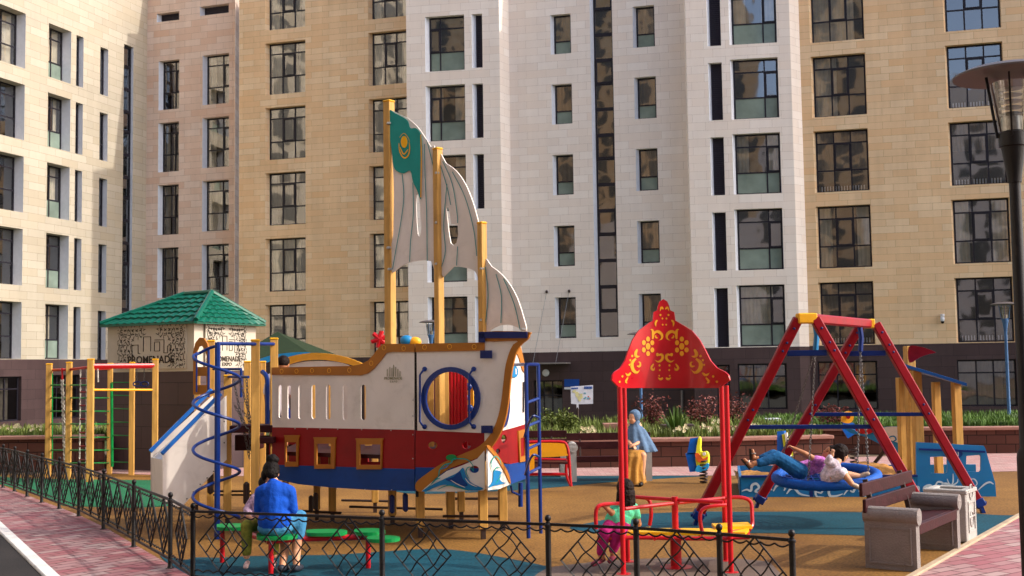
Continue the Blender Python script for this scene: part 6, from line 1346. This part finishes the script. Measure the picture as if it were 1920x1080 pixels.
# --- woman in the blue T-shirt, sitting with her back to us
def woman_blue():
    x0, Y = DW(517, 1000, .05).x, Yw+.02; o = empty('person', (x0, Y, 0), 'person in a blue T-shirt sitting with her back to us, dark hair in a bun', 'person'); Z = zs0
    def L(x, y, z): return Vector((x0+x*.88, Y+y, z))
    hc = L(-.075, .11, .975); M = frame_of((-.35, .9, -.35), (-.1, .35, 1)); b = MB(); head(b, hc, M, 1.0)
    neck = L(-.035, .05, .90); b.cap(hc+Vector((.01, -.03, -.05)), .05, neck, .052); b.cap(neck, .055, L(0, .0, .80), .09); b.cap(L(0, 0, .80), .1, L(0, -.03, Z+.16), .11)
    for s in (-1, 1): 
        sh = L(.155*s, .01, .80); el_ = L(.185*s, .05, .57); wr = L(.07*s-.06, .27, .53)
        limb(b, [L(.06*s, 0, .82), sh, el_, wr], [.06, .052, .042, .03]); hand(b, wr, (-.3*s, 1, -.1), (0, .1, 1), 1, .8, s < 0)
    limb(b, [L(.09, .02, Z+.1), L(.25, .12, Z+.15), L(.22, .10, .22), L(.235, .02, .07)], [.085, .062, .05, .034]); limb(b, [L(-.06, .02, Z+.1), L(.02, .3, Z+.12), L(.07, .2, .22), L(.08, .02, .07)], [.085, .062, .05, .034])
    blob('body', b, P['skin'], o)
    c = MB(); c.cap(L(0, 0, .80), .118, L(0, -.03, Z+.2), .13); c.cap(L(-.09, 0, .80), .085, L(.09, 0, .80), .085); c.cap(L(-.04, 0, .70), .12, L(.04, 0, .70), .12); c.ell(L(0, -.03, Z+.14), (.17, .13, .15)); c.cap(L(-.03, .03, .88), .06, L(0, .0, .82), .08)
    for s in (-1, 1): limb(c, [L(.09*s, 0, .815), L(.155*s, .01, .795), L(.185*s, .04, .62)], [.08, .072, .06])
    blob('t_shirt', c, mat('blue cotton', '0748ae', .9, .14, 5, 1.0, 14), o, .009, 6)
    t = MB(); t.ell(L(0.0, 0, Z+.07), (.18, .15, .09)); limb(t, [L(.09, .03, Z+.1), L(.25, .12, Z+.15), L(.235, .11, Z-.02)], [.1, .08, .07]); limb(t, [L(-.05, .03, Z+.1), L(.02, .3, Z+.12), L(.05, .26, Z)], [.1, .08, .07])
    blob('shorts', t, mat('light denim', '3f7fa8', .9, .25, 8, 1.0, 18), o, .009)
    h = MB(); h.ell(hc+M@Vector((0, -.03, .03)), (.088, .095, .095), M); h.ell(hc+M@Vector((-.0, -.075, -.01)), (.07, .05, .07), M); h.cap(hc+M@Vector((0, -.06, .085)), .045, hc+M@Vector((.01, -.075, .13)), .05); h.ell(hc+M@Vector((-.07, -.0, -.02)), (.03, .05, .06), M)
    for k in range(10): a = k*.63; h.ell(hc+M@Vector((.045*cos(a)+.01, -.07+.03*sin(a), .125+.02*sin(a*2))), (.024, .024, .022))
    blob('hair', h, P['hair'], o, .007, 2)
    for x in (.235, .08): shoe(o, L(x, .0, .05), L(x+.03, -.12+.24 if x > .2 else .12, .035), 1, mat('dark slipper', '2c2f3a', .6))
woman_blue()
# --- toddler in front of her
def toddler():
    x0, Y = DW(486, 1000, .22).x, Yw+.32; o = empty('person', (x0, Y, 0), 'small child in a patterned lilac top on the lap side of the blue-shirted person', 'person'); Z = zs0
    def L(x, y, z): return Vector((x0+x, Y+y, z))
    hc = L(.04, .02, .83); M = frame_of((.3, -.8, -.2), (0, 0, 1)); b = MB(); head(b, hc, M, .82); b.cap(hc-Vector((0, 0, .05)), .036, L(0, 0, .72), .05); b.cap(L(0, 0, .68), .08, L(.02, 0, Z+.1), .08)
    limb(b, [L(-.06, 0, .69), L(-.13, -.02, .60), L(-.10, -.14, .54)], [.04, .034, .024]); hand(b, L(-.10, -.14, .54), (.6, -.6, -.1), (0, 0, 1), .65, .7); limb(b, [L(.06, 0, .69), L(.12, -.06, .62), L(.16, -.16, .58)], [.04, .034, .024])
    hand(b, L(.16, -.16, .58), (.2, -1, 0), (0, 0, 1), .65, .7, True)
    limb(b, [L(-.05, 0, Z+.07), L(-.10, -.22, Z+.08), L(-.10, -.22, .16)], [.06, .05, .034]); limb(b, [L(.07, 0, Z+.07), L(.17, -.2, Z+.06), L(.17, -.2, .16)], [.06, .05, .034])
    blob('body', b, P['skin'], o, .007)
    c = MB(); c.cap(L(0, 0, .67), .098, L(.02, 0, Z+.1), .11); limb(c, [L(-.06, 0, .70), L(-.13, -.02, .60), L(-.115, -.09, .56)], [.06, .052, .046]); limb(c, [L(.06, 0, .70), L(.12, -.06, .62)], [.06, .05])
    blob('top', c, mat('patterned lilac cotton', 'b79ab0', .9, .5, 38, .9, 16), o, .008)
    t = MB(); limb(t, [L(-.04, 0, Z+.07), L(-.10, -.22, Z+.08), L(-.10, -.22, .2)], [.075, .062, .048]); limb(t, [L(.06, 0, Z+.07), L(.17, -.2, Z+.06), L(.17, -.2, .2)], [.075, .062, .048]); blob('trousers', t, mat('olive leggings', '7f7d2e', .9, .3, 30), o, .008)
    h = MB(); h.ell(hc+M@Vector((0, -.02, .03)), (.075, .08, .075), M); blob('hair', h, P['hair'], o, .007, 2)
    for x in (-.10, .17): shoe(o, L(x, -.20, .08), L(x, -.27, .06), .75, mat('white red sneaker', 'c9a7a0', .6, .5, 25))
toddler()
# --- girl on the seesaw
def girl():
    hx = D(1171, 930, Yc+.0); x0, Y = hx.x, Yc-.02; o = empty('person', (x0, Y, 0), 'girl with long dark hair, mint T-shirt and magenta leggings on the seesaw', 'person')
    def L(x, y, z): return Vector((x0+x, Y+y, z))
    Z = zp; hc = L(.0, .02, D(1176, 921, Y).z); k = .92; M = frame_of((-.45, .85, -.12), (0, .05, 1)); b = MB(); head(b, hc, M, k)
    nk = L(0, .0, hc.z-.13); b.cap(hc+Vector((0, -.01, -.05)), .038, nk, .04); sz = hc.z-.155; b.cap(L(0, 0, sz-.05), .07, L(-.09, 0, Z+.08), .075)
    shl, shr = L(-.10, -.0, sz-.01), L(.09, .0, sz-.01); wl = D(1133, 948, Y-.15)
    limb(b, [L(-.03, 0, sz), shl, D(1147, 962, Y-.1), wl], [.045, .038, .031, .023]); hand(b, wl, (-1, -.1, -.1), (0, 0, 1), .7, 1.1, True)
    wr = L(.10, .02, Z+.05); limb(b, [L(.03, 0, sz), shr, L(.135, .0, sz-.17), wr], [.045, .038, .030, .022]); hand(b, wr, (.2, .2, -1), (1, 0, 0), .7, .6)
    la = [L(-.11, 0, Z+.07), D(1133, 1000, Y-.22), D(1127, 1035, Y-.16), D(1128, 1048, Y-.16)]; lb = [L(-.03, 0, Z+.07), D(1160, 1003, Y-.24), D(1150, 1030, Y-.2), D(1150, 1043, Y-.2)]
    limb(b, la, [.07, .055, .036, .03]); limb(b, lb, [.07, .055, .036, .03]); blob('body', b, P['skin2'], o, .007)
    c = MB(); c.cap(L(0, 0, sz-.05), .098, L(-.06, 0, Z+.17), .105); c.cap(L(-.06, 0, sz-.02), .066, L(.06, 0, sz-.02), .066); c.ell(L(-.075, -.02, Z+.10), (.135, .125, .11)); c.cap(L(-.06, .0, Z+.17), .092, L(-.08, 0, Z+.1), .1)
    limb(c, [L(-.05, 0, sz), shl, shl.lerp(D(1147, 962, Y-.1), .55)], [.055, .052, .046]); limb(c, [L(.05, 0, sz), shr, shr.lerp(L(.135, 0, sz-.17), .5)], [.055, .05, .046]); blob('t_shirt', c, mat('mint cotton', '5fd3a2', .85, .1, 6, 1.0, 16), o, .008, 6)
    t = MB(); limb(t, la[:3], [.088, .066, .046]); limb(t, lb[:3], [.088, .066, .046]); t.ell(L(-.08, 0, Z+.06), (.115, .1, .075)); blob('leggings', t, mat('magenta leggings', 'a81a66', .85, .2, 6, .8, 16), o, .008)
    h = MB(); h.ell(hc+M@Vector((0, -.02, .035)), (.088, .096, .092), M); h.ell(hc+M@Vector((0, -.035, -.03)), (.085, .08, .09), M)
    rg = random.Random(12)
    for i in range(26):
        a = R(-128+i*10.2); q = hc+M@Vector((.078*sin(a), -.025-.07*cos(a), -.01)); e = q+Vector((rg.uniform(-.012, .012)+.012*sin(a), rg.uniform(-.01, .01), -.15-rg.uniform(0, .07)*cos(a*.5)))
        h.cap(q, .018, q.lerp(e, .6), .015, 7); h.cap(q.lerp(e, .6), .015, e, .006, 7)
    blob('hair', h, P['hair2'], o, .006, 1)
    for a_, px in ((la[3], 1112), (lb[3], 1143)): shoe(o, a_+Vector((0, -.0, -.01)), D(px, a_.y and (1058 if px < 1130 else 1052), a_.y-.1), .78, mat('burgundy sneaker', '6e2436', .5, .4, 20))
girl()
# --- woman in the blue veil on the far bench
def veiled():
    p = D(1192, 850, 19.95); x0, Y = p.x, 20.15; o = empty('person', (x0, Y, 0), 'veiled woman in a long blue-grey khimar and mustard skirt on the far bench', 'person')
    def L(x, y, z): return Vector((x0+x, Y+y, z))
    hc = L(-.0, -.02, D(1192, 783, Y).z); M = frame_of((-.75, -.62, -.05), (0, 0, 1)); b = MB(); head(b, hc, M, 1.0); b.cap(hc-Vector((0, 0, .06)), .045, L(.02, 0, hc.z-.18), .05); b.cap(L(.03, .05, .95), .12, L(.03, .08, .6), .13)
    for s in (-1, 1):
        sh = L(.03+.115*s, .03, .90); el_ = L(.02+.14*s, -.06, .74); wr = L(-.05+.03*s, -.30, .67+.012*s); limb(b, [sh, el_, wr], [.05, .04, .028]); hand(b, wr, (-.6*s-.3, -.5, -.05), (0, 0, 1), 1, .6, s < 0)
    for s in (-1, 1): limb(b, [L(.02+.09*s, .05, .5), L(-.0+.1*s, -.36, .5), L(-.02+.1*s, -.38, .1)], [.09, .065, .04])
    blob('body', b, P['skin'], o, .009)
    eyes(o, hc, M, 1.0)
    k = MB(); k.ell(hc+M@Vector((0, -.03, .03)), (.098, .105, .112), M); k.ell(hc+M@Vector((0, -.01, .085)), (.07, .085, .045), M)
    def crev(c_, rx, ry, n=40, fold=.04, ph=0): return [c_+Vector((rx*cos(a)*(1+fold*sin(9*a+ph)), ry*sin(a)*(1+fold*sin(9*a+ph)), 0)) for a in (2*pi*i/n for i in range(n))]
    rings = [(L(.02, .03, hc.z-.06), .088, .10, .0), (L(.02, .03, hc.z-.12), .09, .10, .02), (L(.04, .02, hc.z-.22), .165, .15, .05), (L(.06, .0, hc.z-.34), .205, .20, .07), (L(.085, -.03, hc.z-.46), .24, .24, .09), (L(.11, -.04, hc.z-.58), .265, .26, .12)]
    n = 44; vs = []; fs = []
    for i, (c_, rx, ry, fo) in enumerate(rings): vs += crev(c_, rx, ry, n, fo, i*.25)
    for i in range(len(rings)-1): fs += [(i*n+j, i*n+(j+1) % n, (i+1)*n+(j+1) % n, (i+1)*n+j) for j in range(n)]
    vs2 = [v*1 for v in vs[-n:]]; cN = sum(vs2, Vector())/n; vs += [cN]; fs += [(len(rings)*n-n+j, len(rings)*n-n+(j+1) % n, len(vs)-1) for j in range(n)]; c0_ = sum(vs[:n], Vector())/n; vs.append(c0_); fs += [((j+1) % n, j, len(vs)-1) for j in range(n)]
    k.add(vs, fs, True); kh = mat('blue grey khimar cloth', '5b7490', .9, .14, 5, 1.0, 14)
    ko = blob('khimar', k, kh, o, .010, 2)
    fc = MB(); head(fc, hc+M@Vector((0, .014, -.004)), M, .98); fo_ = blob('face', fc, P['skin'], o, .006, 2); cutp = []
    me = fo_.data; inv = fo_.matrix_world; bm = bmesh.new(); bm.from_mesh(me); loc = Vector(o.location)
    kill = [v for v in bm.verts if (M.transposed()@(v.co+loc-hc)).y < .035 or abs((M.transposed()@(v.co+loc-hc)).z-.0) > .095]; bmesh.ops.delete(bm, geom=kill, context='VERTS'); bm.to_mesh(me); bm.free()
    g = MB(); n = 44; vs = []; fs = []; R_ = [(L(.02, -.0, .60), .16, .17, .0), (L(-.02, -.14, .58), .19, .28, .03), (L(-.05, -.26, .49), .20, .22, .07), (L(-.08, -.34, .3), .18, .15, .13), (L(-.09, -.36, .04), .22, .17, .17)]
    for i, (c_, rx, ry, fo) in enumerate(R_): vs += crev(c_, rx, ry, n, fo, i*.3)
    for i in range(len(R_)-1): fs += [(i*n+j, i*n+(j+1) % n, (i+1)*n+(j+1) % n, (i+1)*n+j) for j in range(n)]
    vs += [R_[0][0], R_[-1][0]]; fs += [((j+1) % n, j, len(vs)-2) for j in range(n)]+[((len(R_)-1)*n+j, (len(R_)-1)*n+(j+1) % n, len(vs)-1) for j in range(n)]; g.add(vs, fs, True)
    blob('skirt', g, mat('mustard skirt', 'b5813a', .9, .14, 5, 1.0, 14), o, .011, 2)
    for x in (-.11, .06): shoe(o, L(x, -.45, .045), L(x-.03, -.56, .035), 1, P['black'])
veiled()
# --- two girls on the nest seat
def girl_lying():
    Y = 14.75; o = empty('person', (sc0.x, Y, 0), 'girl in a pink patterned top and blue jeans lying back on the nest swing', 'person'); Dp = lambda x, y, dy=0: D(x, y, Y+dy)
    hc = Dp(1556, 850, .02); M = frame_of((-.75, -.35, .45), (.55, -.1, .8)); b = MB(); head(b, hc, M, .95); b.cap(hc-Vector((-.0, 0, .05)), .04, Dp(1545, 866), .045)
    ch, pe = Dp(1533, 872), Dp(1497, 882); b.cap(ch, .085, pe, .085)
    w = Dp(1487, 840, -.12); limb(b, [Dp(1540, 864, -.1), Dp(1529, 862, -.14), Dp(1508, 850, -.15), w], [.045, .042, .034, .023]); hand(b, w, (-.8, 0, .5), (0, .2, 1), .75, 1.0)
    w2 = Dp(1500, 850, .3); limb(b, [Dp(1540, 864, .12), Dp(1525, 862, .2), w2], [.042, .034, .022]); hand(b, w2, (-.8, 0, .3), (0, 0, 1), .75, 1.0, True)
    la = [pe+Vector((0, -.08, 0)), Dp(1458, 857, -.15), Dp(1424, 868, -.18), Dp(1413, 869, -.18)]; lb = [pe+Vector((0, .08, 0)), Dp(1450, 854, .05), Dp(1428, 860, .05), Dp(1417, 860, .05)]
    limb(b, la, [.08, .058, .04, .032]); limb(b, lb, [.08, .058, .04, .032]); limb(b, [la[3], Dp(1408, 874, -.18), Dp(1396, 862, -.18)], [.032, .03, .022]); limb(b, [lb[3], Dp(1413, 860, .05), Dp(1411, 845, .05)], [.032, .03, .022]); blob('body', b, P['skin2'], o, .007)
    c = MB(); c.cap(ch, .1, pe, .1); c.cap(Dp(1538, 866, -.08), .07, Dp(1538, 866, .08), .07); limb(c, [Dp(1540, 864, -.1), Dp(1529, 862, -.14)], [.06, .055]); blob('top', c, mat('pink patterned cotton', 'b96fb6', .9, .45, 32, .9, 16), o, .008)
    t = MB(); limb(t, la[:3], [.105, .078, .052]); limb(t, lb[:3], [.105, .078, .052]); blob('jeans', t, mat('blue denim', '1f5f92', .9, .3, 9, 1.0, 18), o, .008)
    h = MB(); h.ell(hc+M@Vector((0, -.025, .03)), (.086, .096, .09), M); h.cap(hc+M@Vector((0, -.07, .03)), .06, hc+Vector((.14, .05, -.02)), .05); h.cap(hc+Vector((.1, .04, .0)), .05, hc+Vector((.16, .05, -.09)), .03); blob('hair', h, P['hair2'], o, .007, 2)
    eyes(o, hc, M, .95)
    for a_, t_ in ((Dp(1408, 875, -.18), Dp(1394, 858, -.18)), (Dp(1412, 859, .05), Dp(1411, 841, .05))):
        d = (t_-a_).normalized(); sn = Vector((-d.z, 0, d.x)); sn = sn if sn.x < 0 else -sn; MB().beam(a_+sn*.033-d*.02, t_+sn*.033, .07, .014, up=sn, bev=.004).build('sandal', P['hair'], o); MB().tube([a_.lerp(t_, .5)+Vector((0, .035*cos(q), 0))+sn*.035*sin(q) for q in (2*pi*k/10 for k in range(10))], .008, 5, closed=True).build('strap', P['galv'], o)
girl_lying()
def girl_sitting():
    Y = 14.35; o = empty('person', (sc0.x+.15, Y, 0), 'girl in a white patterned dress with pink mittened sleeve sitting on the swing rim', 'person'); Dp = lambda x, y, dy=0: D(x, y, Y+dy)
    o['label'] = 'smaller girl in a white patterned dress sitting on the near rim of the nest swing'
    hc = Dp(1577, 851, .12); M = frame_of((.85, -.1, -.35), (.25, 0, 1)); b = MB(); head(b, hc, M, .92); b.cap(hc-Vector((.0, 0, .05)), .038, Dp(1567, 870), .045)
    ch, pe = Dp(1562, 877), Dp(1556, 893); b.cap(ch, .08, pe, .085)
    w = Dp(1561, 852, -.12); limb(b, [Dp(1563, 868, -.08), Dp(1553, 866, -.1), w], [.045, .036, .024]); hand(b, w, (.2, 0, 1), (0, -1, 0), .7, 1.3)
    limb(b, [Dp(1568, 868, .1), Dp(1572, 882, .1), Dp(1580, 890, .0)], [.04, .032, .022]); hand(b, Dp(1580, 890, 0), (.8, 0, -.3), (0, 0, 1), .7, .8, True)
    la = [pe+Vector((0, -.05, 0)), Dp(1580, 886, -.18), Dp(1598, 908, -.2)]; lb = [pe+Vector((.02, .07, 0)), Dp(1588, 890, .05), Dp(1612, 893, .05)]
    limb(b, la, [.07, .05, .032]); limb(b, lb, [.07, .05, .032]); blob('body', b, P['skin'], o, .007)
    c = MB(); c.cap(ch, .1, pe, .118); c.cap(Dp(1564, 870, -.06), .065, Dp(1564, 870, .06), .065); limb(c, [Dp(1563, 868, -.08), Dp(1553, 866, -.1), Dp(1556, 858, -.12)], [.06, .05, .04]); limb(c, [pe, Dp(1578, 887, -.16)], [.1, .075]); limb(c, [pe, Dp(1580, 890, .04)], [.1, .07]); blob('dress', c, mat('white floral cotton', 'd8cdd6', .9, .35, 34, .9, 16), o, .008)
    h = MB(); h.ell(hc+M@Vector((0, -.02, .03)), (.09, .1, .094), M); 
    for i in range(9): a = R(-110+i*27); q = hc+M@Vector((.07*sin(a), -.02-.065*cos(a), .02)); h.cap(q, .034, q+Vector((0, 0, -.09)), .02, 8)
    blob('hair', h, P['hair2'], o, .007, 2); eyes(o, hc, M, .92)
    for a_, t_ in ((la[2], Dp(1612, 915, -.22)), (lb[2], Dp(1627, 888, .02))): shoe(o, a_, t_, .8, mat('beige shoe', 'b9a48e', .6, .3, 20))
girl_sitting()
def boy():
    Y = 15.4; o = empty('person', (PX(534, Y)[0], Y, 1.0), 'boy in a white shirt standing inside the ship, only head and shoulder showing', 'person'); Dp = lambda x, y, dy=0: D(x, y, Y+dy)
    hc = Dp(532, 683); M = frame_of((.2, 1, 0), (0, 0, 1)); b = MB(); head(b, hc, M, .95); b.cap(hc-Vector((0, 0, .05)), .045, hc-Vector((0, 0, .14)), .05); z0 = 1.0
    c3_ = hc-Vector((.05, 0, .2)); b.cap(c3_, .1, Vector((c3_.x, c3_.y, 1.5)), .09)
    for s in (-1, 1):
        limb(b, [c3_+Vector((.12*s, 0, .02)), c3_+Vector((.17*s, -.02, -.2)), c3_+Vector((.18*s, .06, -.36))], [.045, .038, .026]); hand(b, c3_+Vector((.18*s, .06, -.36)), (0, .5, -1), (s, 0, 0), .8, .4, s < 0); limb(b, [Vector((c3_.x+.06*s, Y, 1.45)), Vector((c3_.x+.07*s, Y, 1.22)), Vector((c3_.x+.07*s, Y, 1.04))], [.07, .05, .035])
        shoe(o, (c3_.x+.07*s, Y, 1.02), (c3_.x+.07*s, Y+.1, 1.015), .8, P['black'])
    blob('body', b, P['skin2'], o, .009); c = MB(); c.cap(c3_, .125, Vector((c3_.x, c3_.y, 1.5)), .12); c.cap(c3_-Vector((.1, 0, 0)), .075, c3_+Vector((.1, 0, 0)), .075)
    for s in (-1, 1): limb(c, [c3_+Vector((.12*s, 0, .02)), c3_+Vector((.165*s, -.02, -.16))], [.065, .055])
    blob('shirt', c, mat('white cotton shirt', 'dcd6e0', .9, .1), o, .009); t = MB()
    for s in (-1, 1): limb(t, [Vector((c3_.x+.05*s, Y, 1.47)), Vector((c3_.x+.07*s, Y, 1.2))], [.09, .065])
    blob('shorts', t, P['navy'], o, .009); h = MB(); h.ell(hc+M@Vector((0, -.015, .035)), (.083, .095, .085), M); blob('hair', h, P['hair2'], o, .007, 2)
boy()
